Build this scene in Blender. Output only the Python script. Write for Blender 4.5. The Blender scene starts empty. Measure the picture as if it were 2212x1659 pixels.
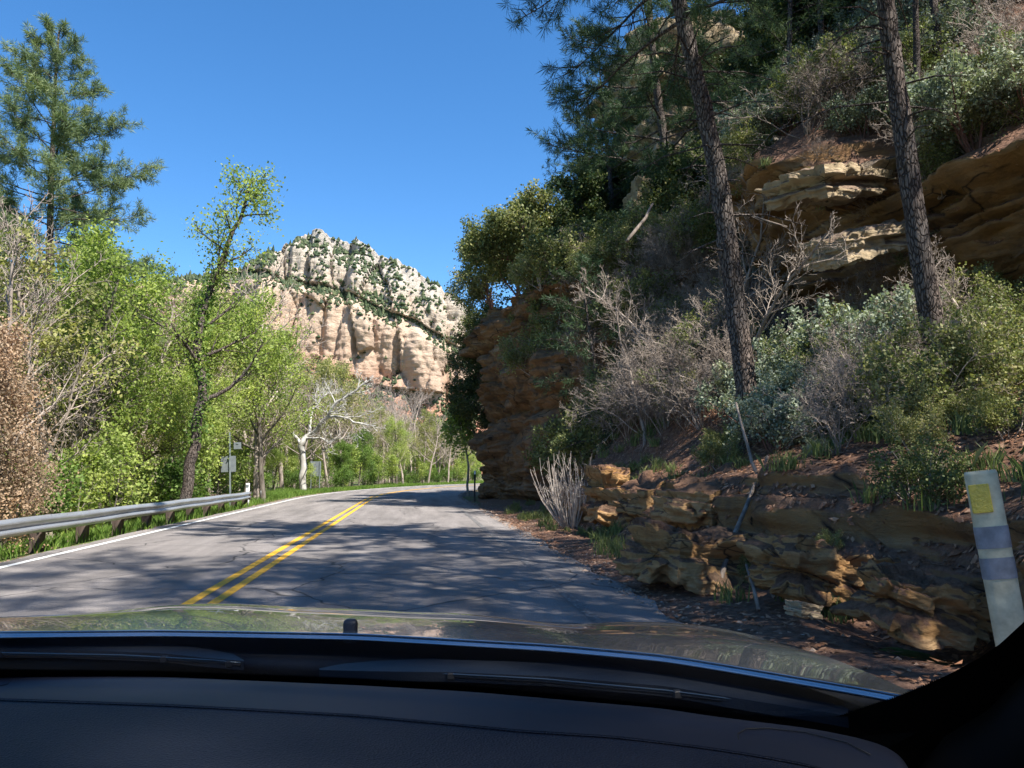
import bpy, math, random, time
T0 = time.time()
import numpy as np
from mathutils import Vector, Matrix
from mathutils.bvhtree import BVHTree
R = math.radians
rng = np.random.default_rng(7)
random.seed(7)
scene = bpy.context.scene
COL = scene.collection

# ------------------------------------------------------------------ camera
H = 1.4
FPX = 1720.4                                    # focal length in pixels of a 2212 wide picture
PITCH, YAW = R(6.24), R(6.98)
cam_d = bpy.data.cameras.new('camera'); cam = bpy.data.objects.new('camera', cam_d); COL.objects.link(cam)
cam.location = (0, 0, H); cam.rotation_euler = (math.pi/2 + PITCH, 0, -YAW)
cam_d.sensor_width = 36; cam_d.lens = 28; cam_d.clip_start = 0.02; cam_d.clip_end = 8000
scene.camera = cam
CR = cam.rotation_euler.to_matrix()
C0 = np.array([0, 0, H])
def ray(dx, dy):
    v = CR @ Vector(((dx-1106)/FPX, (829.5-dy)/FPX, -1.0)); return np.array(v)
def atY(dx, dy, Y): d = ray(dx, dy); return C0 + d*(Y/d[1])
def atZ(dx, dy, Z): d = ray(dx, dy); return C0 + d*((Z-H)/d[2])

# ------------------------------------------------------------------ noise (vectorised value noise)
def _h(ix, iy, iz, s):
    n = (ix.astype(np.int64)*374761393 + iy.astype(np.int64)*668265263 + iz.astype(np.int64)*2147483647 + s*974634777) & 0xffffffff
    n = ((n ^ (n >> 13))*1274126177) & 0xffffffff
    n = ((n ^ (n >> 16))*2246822519) & 0xffffffff
    return ((n ^ (n >> 15)) & 0xffffff)/float(0xffffff)
def vnoise(p, s=0):
    p = np.asarray(p, float); i = np.floor(p); f = p-i; f = f*f*(3-2*f); i = i.astype(np.int64)
    r = 0
    for a in (0, 1):
        for b in (0, 1):
            for c in (0, 1):
                w = (f[..., 0] if a else 1-f[..., 0])*(f[..., 1] if b else 1-f[..., 1])*(f[..., 2] if c else 1-f[..., 2])
                r = r + w*_h(i[..., 0]+a, i[..., 1]+b, i[..., 2]+c, s)
    return r*2-1
def fbm(p, o=4, s=0, g=0.5):
    p = np.asarray(p, float); r = 0; a = 1; t = 0
    for k in range(o):
        r = r + a*vnoise(p*2**k, s+k*17); t += a; a *= g
    return r/t
def worley(p, s=0):
    p = np.asarray(p, float); i = np.floor(p).astype(np.int64); best = np.full(p.shape[:-1], 9.0); idv = np.zeros(p.shape[:-1])
    for a in (-1, 0, 1):
        for b in (-1, 0, 1):
            for c in (-1, 0, 1):
                q = (i[..., 0]+a, i[..., 1]+b, i[..., 2]+c)
                d = (q[0]+_h(*q, s)-p[..., 0])**2 + (q[1]+_h(*q, s+5)-p[..., 1])**2 + (q[2]+_h(*q, s+9)-p[..., 2])**2
                m = d < best; best = np.where(m, d, best); idv = np.where(m, _h(*q, s+13), idv)
    return np.sqrt(best), idv
def blocks(u, z, t, cell, seed, soft=.12):
    """layered block relief: beds of thickness t cut by vertical joints every `cell`"""
    L = z/t; k = np.floor(L); f = L-k; zero = np.zeros(L.shape, np.int64); ki = k.astype(np.int64)
    def val(kk):
        off = _h(kk, zero, zero, seed); c = cell*(.6+1.2*_h(kk, zero+3, zero, seed)); q = np.floor(u/c+off*7).astype(np.int64)
        return .55*_h(kk, zero+1, zero, seed+1)+.45*_h(kk, q, zero+2, seed+2)
    a = val(ki); b = val(ki+1); w = np.clip((f-(1-soft))/soft, 0, 1); groove = np.exp(-((f-.5)/.46)**8)
    return a*(1-w)+b*w-.5, 1-groove
def P3(x, y, z): return np.stack(np.broadcast_arrays(x, y, z), -1).astype(float)
def sstep(a, b, x): t = np.clip((x-a)/(b-a), 0, 1); return t*t*(3-2*t)

# ------------------------------------------------------------------ objects
def tag(o, label=None, cat=None, group=None, kind=None):
    if label: o['label'] = label
    if cat: o['category'] = cat
    if group: o['group'] = group
    if kind: o['kind'] = kind
    return o
def meshdata(name, v, f, m, smooth=True):
    me = bpy.data.meshes.new(name)
    v = np.asarray(v, float)
    if isinstance(f, np.ndarray):
        n, k = f.shape
        me.vertices.add(len(v)); me.vertices.foreach_set('co', v.ravel())
        me.loops.add(n*k); me.loops.foreach_set('vertex_index', f.ravel().astype(np.int32))
        me.polygons.add(n); me.polygons.foreach_set('loop_start', np.arange(0, n*k, k, dtype=np.int32))
        me.update(calc_edges=True)
    else:
        me.from_pydata([tuple(a) for a in v], [], f)
    me.polygons.foreach_set('use_smooth', [smooth]*len(me.polygons))
    for x in (m if isinstance(m, list) else [m]): me.materials.append(x)
    return me
def obj(name, me, parent=None, loc=None):
    o = bpy.data.objects.new(name, me); COL.objects.link(o)
    if parent: o.parent = parent
    if loc is not None: o.location = loc
    return o
def build(name, v, f, m, parent=None, smooth=True): return obj(name, meshdata(name, v, f, m, smooth), parent)
def empty(name, loc=(0, 0, 0), rot=(0, 0, 0)):
    o = bpy.data.objects.new(name, None); COL.objects.link(o); o.location = loc; o.rotation_euler = rot; o.empty_display_size = .2
    return o
def grid_faces(nu, nv):
    i = np.arange(nu-1)[:, None]*nv + np.arange(nv-1)[None, :]
    return np.stack([i, i+nv, i+nv+1, i+1], -1).reshape(-1, 4)
class MB:
    def __init__(s): s.v = []; s.f = []
    def add(s, v, f):
        n = len(s.v); s.v += [tuple(map(float, a)) for a in v]; s.f += [tuple(i+n for i in a) for a in f]; return s
    def box(s, c, d, rot=None, bev=0):
        c = Vector(c); x, y, z = d[0]/2, d[1]/2, d[2]/2
        if bev <= 0:
            vs = [Vector((a*x, b*y, e*z)) for a in (-1, 1) for b in (-1, 1) for e in (-1, 1)]
            fs = [(0, 1, 3, 2), (4, 6, 7, 5), (0, 4, 5, 1), (2, 3, 7, 6), (0, 2, 6, 4), (1, 5, 7, 3)]
        else:
            b = bev; o = [(-x+b, -y), (x-b, -y), (x, -y+b), (x, y-b), (x-b, y), (-x+b, y), (-x, y-b), (-x, -y+b)]
            k = 1-b/max(x, y); vs = []
            for zz, sc in ((-z, k), (-z+b, 1), (z-b, 1), (z, k)): vs += [Vector((p[0]*sc, p[1]*sc, zz)) for p in o]
            fs = [tuple(range(7, -1, -1)), tuple(range(24, 32))]
            for r in range(3):
                for i in range(8): fs.append((r*8+i, r*8+(i+1) % 8, r*8+8+(i+1) % 8, r*8+8+i))
        if rot is not None:
            m = rot.to_matrix() if hasattr(rot, 'to_matrix') else rot; vs = [m @ v for v in vs]
        return s.add([v+c for v in vs], fs)
    def tube(s, pts, rad, n=6, cap=True):
        pts = [np.array(p, float) for p in pts]; k = len(pts)
        rad = [rad]*k if np.isscalar(rad) else rad
        vs = []; u = None
        for i in range(k):
            t = pts[min(i+1, k-1)]-pts[max(i-1, 0)]; t = t/(np.linalg.norm(t)+1e-9)
            if u is None: u = np.cross(t, (0, 0, 1) if abs(t[2]) < .9 else (1, 0, 0))
            u = u - t*np.dot(u, t); u = u/(np.linalg.norm(u)+1e-9); w = np.cross(t, u)
            for j in range(n):
                a = 2*math.pi*j/n; vs.append(pts[i]+rad[i]*(math.cos(a)*u+math.sin(a)*w))
        fs = [(i*n+j, i*n+(j+1) % n, (i+1)*n+(j+1) % n, (i+1)*n+j) for i in range(k-1) for j in range(n)]
        if cap: fs += [tuple(range(n-1, -1, -1)), tuple(range((k-1)*n, k*n))]
        return s.add(vs, fs)
    def build(s, name, m, parent=None, smooth=True): return build(name, s.v, s.f, m, parent, smooth)
    def data(s, name, m, smooth=True): return meshdata(name, s.v, s.f, m, smooth)
def copy_tree(o, parent=None):
    c = o.copy(); COL.objects.link(c)
    if parent: c.parent = parent; c.matrix_parent_inverse = o.matrix_parent_inverse
    for ch in list(o.children): copy_tree(ch, c)
    return c

# ------------------------------------------------------------------ materials
def newmat(name):
    m = bpy.data.materials.new(name); m.use_nodes = True; nt = m.node_tree
    for n in list(nt.nodes): nt.nodes.remove(n)
    out = nt.nodes.new('ShaderNodeOutputMaterial'); return m, nt, out
class NT:
    def __init__(s, nt): s.nt = nt
    def n(s, t, **k):
        a = s.nt.nodes.new(t)
        for x, v in k.items():
            if x.startswith('i_'): a.inputs[x[2:].replace('_', ' ')].default_value = v
            else: setattr(a, x, v)
        return a
    def l(s, a, b): s.nt.links.new(a, b)
    def pos(s, scale=(1, 1, 1), rot=(0, 0, 0), obj=False):
        if obj: o = s.n('ShaderNodeTexCoord').outputs['Object']
        else: o = s.n('ShaderNodeNewGeometry').outputs['Position']
        mp = s.n('ShaderNodeMapping'); mp.inputs['Scale'].default_value = scale; mp.inputs['Rotation'].default_value = rot
        s.l(o, mp.inputs['Vector']); return mp.outputs[0]
    def noise(s, vec, scale=1, det=4, rough=.55, dist=0):
        a = s.n('ShaderNodeTexNoise'); a.inputs['Scale'].default_value = scale; a.inputs['Detail'].default_value = det
        a.inputs['Roughness'].default_value = rough; a.inputs['Distortion'].default_value = dist
        s.l(vec, a.inputs['Vector']); return a.outputs['Fac']
    def ramp(s, fac, stops):
        a = s.n('ShaderNodeValToRGB'); e = a.color_ramp.elements
        while len(e) < len(stops): e.new(.5)
        for i, (p, c) in enumerate(stops):
            e[i].position = p; c = (c, c, c) if np.isscalar(c) else c; e[i].color = (*c, 1)
        s.l(fac, a.inputs['Fac']); return a.outputs['Color']
    def mix(s, fac, a, b, mode='MIX'):
        m = s.n('ShaderNodeMix'); m.data_type = 'RGBA'; m.blend_type = mode
        for i, x in ((0, fac), (6, a), (7, b)):
            if hasattr(x, 'node'): s.l(x, m.inputs[i])
            elif i == 0: m.inputs[0].default_value = x
            else: m.inputs[i].default_value = (*x, 1)
        return m.outputs[2]
    def bump(s, h, strength=.5, dist=.05):
        b = s.n('ShaderNodeBump'); b.inputs['Strength'].default_value = strength; b.inputs['Distance'].default_value = dist
        s.l(h, b.inputs['Height']); return b.outputs[0]
    def principled(s, out, col, rough=.8, normal=None, metal=0, spec=.3, coat=0, coatr=.03):
        p = s.n('ShaderNodeBsdfPrincipled')
        if hasattr(col, 'node'): s.l(col, p.inputs['Base Color'])
        else: p.inputs['Base Color'].default_value = (*col, 1)
        if hasattr(rough, 'node'): s.l(rough, p.inputs['Roughness'])
        else: p.inputs['Roughness'].default_value = rough
        p.inputs['Metallic'].default_value = metal; p.inputs['Specular IOR Level'].default_value = spec
        p.inputs['Coat Weight'].default_value = coat; p.inputs['Coat Roughness'].default_value = coatr
        if normal is not None: s.l(normal, p.inputs['Normal'])
        s.l(p.outputs[0], out.inputs[0]); return p
def simple(name, col, rough=.6, metal=0, spec=.4, nscale=0, nstr=.2, var=.25, coat=0):
    m, nt, out = newmat(name); N = NT(nt); c = col; nor = None
    if nscale:
        f = N.noise(N.pos(), nscale, 5, .6)
        c = N.ramp(f, [(.3, tuple(x*(1-var) for x in col)), (.7, tuple(min(1, x*(1+var)) for x in col))]); nor = N.bump(f, nstr, .01)
    N.principled(out, c, rough, nor, metal, spec, coat); return m
def leafmat(name, cols, trans=.35, rough=.5, tcol=None):
    m, nt, out = newmat(name); N = NT(nt)
    g = N.n('ShaderNodeNewGeometry'); oi = N.n('ShaderNodeObjectInfo')
    mm = N.n('ShaderNodeMath', operation='MULTIPLY_ADD'); N.l(oi.outputs['Random'], mm.inputs[0]); mm.inputs[1].default_value = .35
    m2 = N.n('ShaderNodeMath', operation='MULTIPLY'); N.l(g.outputs['Random Per Island'], m2.inputs[0]); m2.inputs[1].default_value = .65; N.l(m2.outputs[0], mm.inputs[2])
    k = len(cols); c = N.ramp(mm.outputs[0], [(i/(k-1)*.9+.05, x) for i, x in enumerate(cols)])
    ln = N.noise(N.pos(), .9, 3, .6); c = N.mix(1, c, N.ramp(ln, [(.3, (.62, .68, .7)), (.5, (1., 1., 1.)), (.7, (1.35, 1.22, 1.1))]), 'MULTIPLY')
    p = N.n('ShaderNodeBsdfPrincipled'); N.l(c, p.inputs['Base Color']); p.inputs['Roughness'].default_value = rough; p.inputs['Specular IOR Level'].default_value = .15
    t = N.n('ShaderNodeBsdfTranslucent')
    tc = N.mix(1, c, tcol if tcol else (1.0, 1.1, .6), 'MULTIPLY'); N.l(tc, t.inputs['Color'])
    mx = N.n('ShaderNodeMixShader'); mx.inputs[0].default_value = trans; N.l(p.outputs[0], mx.inputs[1]); N.l(t.outputs[0], mx.inputs[2]); N.l(mx.outputs[0], out.inputs[0])
    return m
def barkmat(name, a, b, scale=6, z=.25, bs=.6):
    m, nt, out = newmat(name); N = NT(nt); v = N.pos((1, 1, z), obj=True)
    f = N.noise(v, scale, 5, .65); c = N.ramp(f, [(.35, a), (.62, b)])
    oi = N.n('ShaderNodeObjectInfo'); r = N.ramp(oi.outputs['Random'], [(0, .8), (1, 1.15)])
    c = N.mix(1, c, r, 'MULTIPLY'); N.principled(out, c, .9, N.bump(f, bs, .03), spec=.15); return m
def rockmat(name, lo, mid, hi, dark, darkamt=.5, strata=4.0, fine=3.0, tilt=(0, 0, 0), bump=.7, slopecol=None):
    m, nt, out = newmat(name); N = NT(nt)
    s = N.noise(N.pos((.12, .12, strata), tilt), 1, 5, .6, .08)
    c = N.ramp(s, [(.3, lo), (.5, mid), (.68, hi)])
    big = N.noise(N.pos(), .35*fine/3, 3, .5, .4)
    c = N.mix(N.ramp(big, [(.42, 0.), (.6, .55)]), c, mid)
    st = N.noise(N.pos((1.2, 1.2, .5)), fine*.5, 6, .72, .5)
    c = N.mix(N.ramp(st, [(.62-.25*darkamt, .0), (.72, darkamt)]), c, dark)
    if slopecol:
        g = N.n('ShaderNodeNewGeometry'); sx = N.n('ShaderNodeSeparateXYZ'); N.l(g.outputs['Normal'], sx.inputs[0])
        ns = N.n('ShaderNodeMath', operation='MULTIPLY_ADD'); N.l(N.noise(N.pos(), 1.3, 5, .6), ns.inputs[0]); ns.inputs[1].default_value = .5; N.l(sx.outputs[2], ns.inputs[2])
        lf = N.noise(N.pos(), 14, 5, .75); lc = N.ramp(lf, [(.3, tuple(x*.45 for x in slopecol)), (.5, slopecol), (.72, tuple(x*1.6 for x in slopecol))])
        bigp = N.noise(N.pos(), .6, 4, .6); lc = N.mix(N.ramp(bigp, [(.45, 0.), (.65, .6)]), lc, tuple(x*y for x, y in zip(slopecol, (.55, .75, .8))))
        c = N.mix(N.ramp(ns.outputs[0], [(.58, 0.), (.78, 1.)]), c, lc)
    dn = N.n('ShaderNodeTexNoise'); dn.inputs['Scale'].default_value = 1.5; dn.inputs['Detail'].default_value = 4; N.l(N.pos(), dn.inputs['Vector'])
    cvec = N.mix(.16, N.pos((.5, .5, 1.5), tilt), dn.outputs['Color']); vo = N.n('ShaderNodeTexVoronoi', feature='DISTANCE_TO_EDGE'); vo.inputs['Scale'].default_value = .38*fine; N.l(cvec, vo.inputs['Vector'])
    crk = N.ramp(vo.outputs[0], [(.0, 1.), (.018, 0.)]); crn = N.noise(N.pos(), 1.1, 3); cf = N.mix(N.ramp(crn, [(.45, 0.), (.55, 1.)]), (0, 0, 0), crk)
    if name == 'hillside': cf = N.mix(N.ramp(ns.outputs[0], [(.58, 0.), (.78, 1.)]), cf, (0, 0, 0))
    c = N.mix(cf, c, tuple(x*.35 for x in dark))
    f1 = N.noise(N.pos((1, 1, 2.2), tilt), fine, 8, .7)
    ad = N.n('ShaderNodeMath', operation='ADD'); N.l(f1, ad.inputs[0]); N.l(s, ad.inputs[1])
    N.principled(out, c, .92, N.bump(ad.outputs[0], bump, .25/fine*1.5), spec=.15); return m

def pinebark():
    m, nt, out = newmat('bark_pine'); N = NT(nt); v = N.pos((1, 1, .30), obj=True)
    dn = N.n('ShaderNodeTexNoise'); dn.inputs['Scale'].default_value = 6; dn.inputs['Detail'].default_value = 3; N.l(v, dn.inputs['Vector']); v2 = N.mix(.12, v, dn.outputs['Color'])
    vo = N.n('ShaderNodeTexVoronoi', feature='DISTANCE_TO_EDGE'); vo.inputs['Scale'].default_value = 26; N.l(v2, vo.inputs['Vector'])
    f = N.noise(v, 16, 6, .7); plate = N.ramp(f, [(.3, (.12, .09, .075)), (.55, (.20, .155, .13)), (.75, (.30, .245, .21))])
    pat = N.noise(N.pos((1, 1, .5), obj=True), 1.6, 4, .6); plate = N.mix(N.ramp(pat, [(.4, 0.), (.65, .6)]), plate, (.17, .16, .15))
    fur = N.ramp(vo.outputs[0], [(.0, .1), (.16, 1.)]); c = N.mix(fur, (.045, .034, .029), plate)
    h = N.n('ShaderNodeMath', operation='MULTIPLY_ADD'); N.l(fur, h.inputs[0]); h.inputs[1].default_value = 1.0; N.l(f, h.inputs[2])
    N.principled(out, c, .92, N.bump(h.outputs[0], 1.0, .05), spec=.12); return m
M = {}
M['leaf_green'] = leafmat('leaf_green', [(.19, .26, .06), (.28, .36, .09), (.39, .46, .13), (.48, .53, .19)], .5)
M['leaf_deep'] = leafmat('leaf_deep', [(.10, .175, .04), (.16, .25, .06), (.24, .33, .09)], .45)
M['leaf_olive'] = leafmat('leaf_olive', [(.2, .22, .07), (.28, .29, .1), (.36, .35, .14)], .4)
M['leaf_tan'] = leafmat('leaf_tan', [(.34, .24, .16), (.42, .31, .21), (.46, .37, .26)], .35, tcol=(1, .85, .7))
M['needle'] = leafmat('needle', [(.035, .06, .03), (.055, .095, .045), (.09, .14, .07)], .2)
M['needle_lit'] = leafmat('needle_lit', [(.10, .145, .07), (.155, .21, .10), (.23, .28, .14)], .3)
M['leaf_dark'] = leafmat('leaf_dark', [(.03, .05, .02), (.05, .08, .03), (.09, .11, .04), (.2, .19, .07)], .25)
M['leaf_oak'] = leafmat('leaf_oak', [(.09, .11, .04), (.15, .18, .06), (.24, .25, .1), (.38, .35, .17)], .3)
M['leaf_manz'] = leafmat('leaf_manz', [(.12, .145, .10), (.20, .235, .17), (.30, .34, .25), (.40, .43, .34)], .25, .6)
M['bark'] = barkmat('bark_grey', (.09, .075, .06), (.22, .19, .16))
M['bark_pine'] = pinebark()
M['bark_white'] = barkmat('bark_white', (.24, .22, .19), (.52, .50, .46), 2.5, .5, .2)
M['bark_twig'] = barkmat('bark_twig', (.23, .185, .155), (.45, .375, .32), 8)
M['bark_brush'] = barkmat('bark_brush', (.17, .135, .11), (.42, .345, .29), 8)
M['bark_stick'] = barkmat('bark_stick', (.12, .095, .08), (.27, .22, .18), 8)
M['bark_red'] = barkmat('bark_red', (.10, .05, .04), (.20, .11, .09), 8)
M['ivy'] = M['leaf_deep']
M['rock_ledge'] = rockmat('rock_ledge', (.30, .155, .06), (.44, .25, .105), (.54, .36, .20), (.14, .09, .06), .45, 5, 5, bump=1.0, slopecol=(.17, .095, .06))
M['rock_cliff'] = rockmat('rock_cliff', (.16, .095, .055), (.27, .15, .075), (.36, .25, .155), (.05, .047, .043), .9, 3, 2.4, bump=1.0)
M['rock_pale'] = rockmat('rock_pale', (.40, .33, .26), (.52, .44, .36), (.62, .55, .47), (.2, .17, .14), .4, 3, 3)
M['rock_tan'] = rockmat('rock_tan', (.30, .22, .13), (.42, .32, .20), (.52, .43, .31), (.12, .095, .07), .6, 4, 4, slopecol=(.2, .14, .1))
M['rock_slab'] = rockmat('rock_slab', (.13, .115, .10), (.22, .19, .16), (.34, .29, .23), (.06, .06, .055), .6, 6, 3)
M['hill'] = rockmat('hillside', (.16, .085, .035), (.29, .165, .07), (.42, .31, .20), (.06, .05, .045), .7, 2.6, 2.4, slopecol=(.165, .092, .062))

def asphalt():
    m, nt, out = newmat('asphalt'); N = NT(nt); v = N.pos()
    f = N.noise(v, 70, 6, .85); c = N.ramp(f, [(.30, (.045, .041, .040)), (.48, (.17, .15, .14)), (.66, (.40, .36, .335))])
    b = N.noise(N.pos((1, .12, 1)), 1.6, 5, .6); c = N.mix(1, c, N.ramp(b, [(.3, .62), (.7, 1.25)]), 'MULTIPLY')
    b2 = N.noise(v, .9, 6, .65); c = N.mix(N.ramp(b2, [(.58, 0.), (.75, .4)]), c, (.08, .073, .07))
    vo = N.n('ShaderNodeTexVoronoi', feature='DISTANCE_TO_EDGE'); dv = N.n('ShaderNodeTexNoise'); dv.inputs['Scale'].default_value = 1.2
    N.l(v, dv.inputs['Vector']); mv = N.mix(.35, v, dv.outputs['Color']); N.l(mv, vo.inputs['Vector']); vo.inputs['Scale'].default_value = .55
    cr = N.ramp(vo.outputs[0], [(.0, 1.), (.008, 0.)]); c = N.mix(cr, c, (.02, .02, .02))
    N.principled(out, c, .85, N.bump(f, .6, .012), spec=.3); return m
def paint(name, col, wear):
    m, nt, out = newmat(name); N = NT(nt); v = N.pos()
    f = N.noise(v, 22, 6, .75); c = N.mix(N.ramp(f, [(wear, (1)), (wear+.12, 0.)]), col, (.12, .11, .105))
    b = N.noise(v, 2, 4); c = N.mix(1, c, N.ramp(b, [(.3, .75), (.7, 1.)]), 'MULTIPLY')
    N.principled(out, c, .7, N.bump(f, .3, .01)); return m
M['asphalt'] = asphalt(); M['yellow'] = paint('yellow_paint', (.78, .42, .03), .33); M['white'] = paint('white_paint', (.78, .77, .74), .30)
M['white_worn'] = paint('worn_white_paint', (.34, .33, .32), .50)

def groundmat():
    m, nt, out = newmat('ground'); N = NT(nt); v = N.pos()
    f = N.noise(v, 9, 6, .7); a = N.ramp(f, [(.3, (.06, .04, .025)), (.55, (.16, .115, .08)), (.75, (.26, .2, .15))])
    g = N.ramp(N.noise(v, 12, 5, .7), [(.3, (.05, .09, .02)), (.7, (.14, .21, .05))])
    b = N.noise(v, .35, 4, .6); c = N.mix(N.ramp(b, [(.42, 0.), (.55, .8)]), a, g)
    N.principled(out, c, .95, N.bump(f, .8, .06), spec=.1); return m
M['ground'] = groundmat()

# ------------------------------------------------------------------ road geometry
RR = 98.0
def road_pt(s, off):
    """s metres along the road from the camera, off metres to the right of its axis (axis at x=0)"""
    if s < 40: return np.array([off, s])
    a = (s-40)/RR; r = RR-off
    return np.array([RR - r*math.cos(a), 40 + r*math.sin(a)])
def road_off(x, y):
    if y < 40: return x
    return RR - math.hypot(x-RR, y-40)
def roadz(s): return 0.0
def strip(name, o0, o1, s0, s1, z, m, n=160, parent=None, wob=0):
    v = []; cols = 2 if not wob else 2
    for i in range(n):
        s = s0+(s1-s0)*i/(n-1)
        w0 = wob*float(vnoise(np.array([s*1.7, 3.1, 0]))) if wob else 0; w1 = wob*float(vnoise(np.array([s*1.9, 9.1, 0])))+wob*.6*float(vnoise(np.array([s*7, 5.1, 0]))) if wob else 0
        for o in (o0+w0, o1+w1):
            p = road_pt(s, o); v.append((p[0], p[1], z))
    return build(name, v, grid_faces(n, 2), m, parent, False)
road = strip('road', -6.35, 2.55, -40, 190, 0, M['asphalt'], 460, wob=.09); tag(road, kind='structure')
for nm, a, b, s0, s1, m in (('road_marking', -6.02, -5.90, -30, 190, M['white']), ('road_marking', -2.42, -2.30, -30, 190, M['yellow']),
                            ('road_marking', -2.16, -2.04, -30, 190, M['yellow']), ('road_marking', 1.68, 1.79, -30, 190, M['white_worn'])):
    tag(strip(nm, a, b, s0, s1, .005, m, 300), kind='structure')

# ------------------------------------------------------------------ ground sheet
def ground_z(x, y):
    """height of the valley floor: scalar"""
    if y < 40: d = -6.35 - x
    else:
        r = math.hypot(x-RR, y-40); d = r-(RR+6.35)
        if y > 40 and x > 40: d = max(d, 0)
    dr = (x-2.5) if y < 40 else (RR-2.5) - math.hypot(x-RR, y-40)
    z = -0.03
    if d > 0:
        far = float(sstep(34, 52, y))
        drop = 1.7*(1-far)+.5*far
        z = -.03-.12*min(d/.8, 1)*(1-far) - drop*float(sstep(.9+2.5*far, 6+6*far, d)) + .35*float(vnoise(np.array([x*.25, y*.25, 0])))*float(sstep(1.5, 5, d))
        z += (24*float(sstep(38, 95, d)) + max(0, d-95)*.12)*float(sstep(-22, -60, x))
    elif dr > 0:
        z = -.05 - .5*float(sstep(1, 5, dr))
    else: z = -.05
    return z
xs = np.concatenate([-np.geomspace(2500, 60, 16), np.arange(-56, -12, 2.), np.arange(-12, -5.5, .35), np.arange(-5, 9, 1.), np.arange(10, 60, 3.), np.geomspace(64, 2500, 14)])
ys = np.concatenate([[-400, -200, -100, -60], np.arange(-40, 60, 1.), np.arange(60, 130, 2.), np.geomspace(134, 4000, 18)])
gv = np.array([(x, y, ground_z(x, y) if y < 260 else ground_z(x, 260)) for x in xs for y in ys])
onroad = np.array([-6.5 < road_off(x, y) < 2.7 for x, y, z in gv]); gv[onroad, 2] = -.08
tag(build('ground', gv, grid_faces(len(xs), len(ys))[:, ::-1].copy(), M['ground']), kind='structure')

# ------------------------------------------------------------------ right hillside (parametric cross sections)
ST = [  # y, [(x,z) x 8]   toe edge, toe, bank top, mid slope, cliff foot, cliff top, upper slope, crest
 (-45, [(2.4, -.06), (4.6, .15), (5.6, 1.2), (9, 3.0), (13.0, 5.0), (13.0, 7.0), (20, 13), (52, 38)]),
 (0,   [(2.4, -.06), (4.2, .12), (5.0, 1.1), (8, 2.6), (12.0, 4.3), (12.0, 6.6), (19, 12), (50, 38)]),
 (8,   [(2.4, -.06), (4.0, .10), (4.6, 1.2), (6.8, 2.0), (12.8, 4.3), (11.2, 6.6), (18, 11.5), (50, 38)]),
 (14,  [(2.4, -.06), (3.7, .12), (4.6, 1.25), (6.2, 2.1), (11.9, 4.5), (10.0, 7.2), (17, 12.5), (48, 38)]),
 (18.5,[(2.4, -.06), (3.8, .12), (4.6, 1.2), (6.5, 3.0), (9.9, 5.4), (7.9, 8.9), (15, 14), (46, 38)]),
 (21,  [(2.4, -.06), (4.2, .15), (5.0, 1.2), (6.8, 3.4), (10.2, 6.3), (8.6, 9.3), (15, 15), (46, 38)]),
 (23.5,[(2.5, -.06), (4.4, .15), (5.3, 1.4), (7.4, 4.2), (11.0, 7.8), (11.6, 9.8), (16, 15.5), (46, 38)]),
 (30,  [(2.6, -.06), (5.6, .2), (7.0, 3.0), (8.0, 6.5), (9.5, 9.3), (12.0, 12.2), (16, 17.0), (42, 38)]),
 (38,  [(3.0, -.06), (5.5, .3), (6.2, 4.0), (7.0, 8.5), (9.0, 10.6), (12.5, 15.5), (15.5, 21.0), (40, 39)]),
 (46,  [(3.4, -.1), (6.2, .2), (6.8, 4.0), (7.6, 8.6), (10.0, 12.5), (13.2, 18.0), (16, 23.5), (38, 38)]),
 (56,  [(7.0, -.1), (9.5, 2), (11, 5), (13, 9.0), (15.5, 14.0), (18, 19.5), (22, 25), (40, 38)]),
 (75,  [(15, -.1), (19, 2), (21, 4), (24, 8.0), (28, 13.0), (32, 19.), (36, 25), (60, 38)]),
 (110, [(46, -.1), (50, 2), (55, 4), (58, 8.0), (62, 13.0), (66, 19.), (70, 24), (90, 35)])]
def hill_section(y):
    k = 0
    while k < len(ST)-2 and ST[k+1][0] < y: k += 1
    t = np.clip((y-ST[k][0])/(ST[k+1][0]-ST[k][0]), 0, 1); t = t*t*(3-2*t)
    return np.array(ST[k][1])*(1-t)+np.array(ST[k+1][1])*t
NS = 230; hy = np.concatenate([np.arange(-45, 2, 1.), np.arange(2, 34, .14), np.arange(34, 62, .35), np.arange(62, 111, 1.5)])
HV = []
cnt = [10, 34, 40, 40, 76, 30, 22]     # samples per segment
for y in hy:
    s = hill_section(y); row = []
    for k in range(7):
        n = cnt[k]
        for i in range(n):
            t = i/n; row.append((s[k][0]*(1-t)+s[k+1][0]*t, y, s[k][1]*(1-t)+s[k+1][1]*t, k+t))
    row.append((*[s[7][0], y, s[7][1]], 7)); HV.append(row)
HV = np.array(HV); hx, hyy, hz, hk = HV[..., 0], HV[..., 1], HV[..., 2], HV[..., 3]
def bank(a, b, w): return sstep(a-w, a+w, hk)*(1-sstep(b-w, b+w, hk))
bankm = bank(1.0, 2.05, .2); cliffm = bank(3.95, 5.1, .25); gen = sstep(.4, 1.2, hk)
hz = hz + bank(1.2, 2.6, .5)*.55*fbm(P3(hyy*.35, 0*hx, 0*hx), 3, 77)
pp = P3(hx, hyy, hz)
strat = fbm(P3(hx*.25+hz*.05, hyy*.25, hz*3.2), 3, 3); strat = np.sign(strat)*np.abs(strat)**.6
n1 = fbm(pp*.45, 5, 11); n2 = fbm(pp*1.6, 4, 21); w1, wi = worley(P3(hx*.5, hyy*.5, hz*.9), 4)
strat2 = fbm(P3(hx*.5, hyy*.5, hz*9), 3, 6)
zb = hz+.22*n1+.05*hyy+.06*n2; ub = hyy+.5*n2
b1, g1 = blocks(ub, zb, .62, 2.2, 61); b2, g2 = blocks(ub+3, zb+.2, .19, .8, 71)
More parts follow.
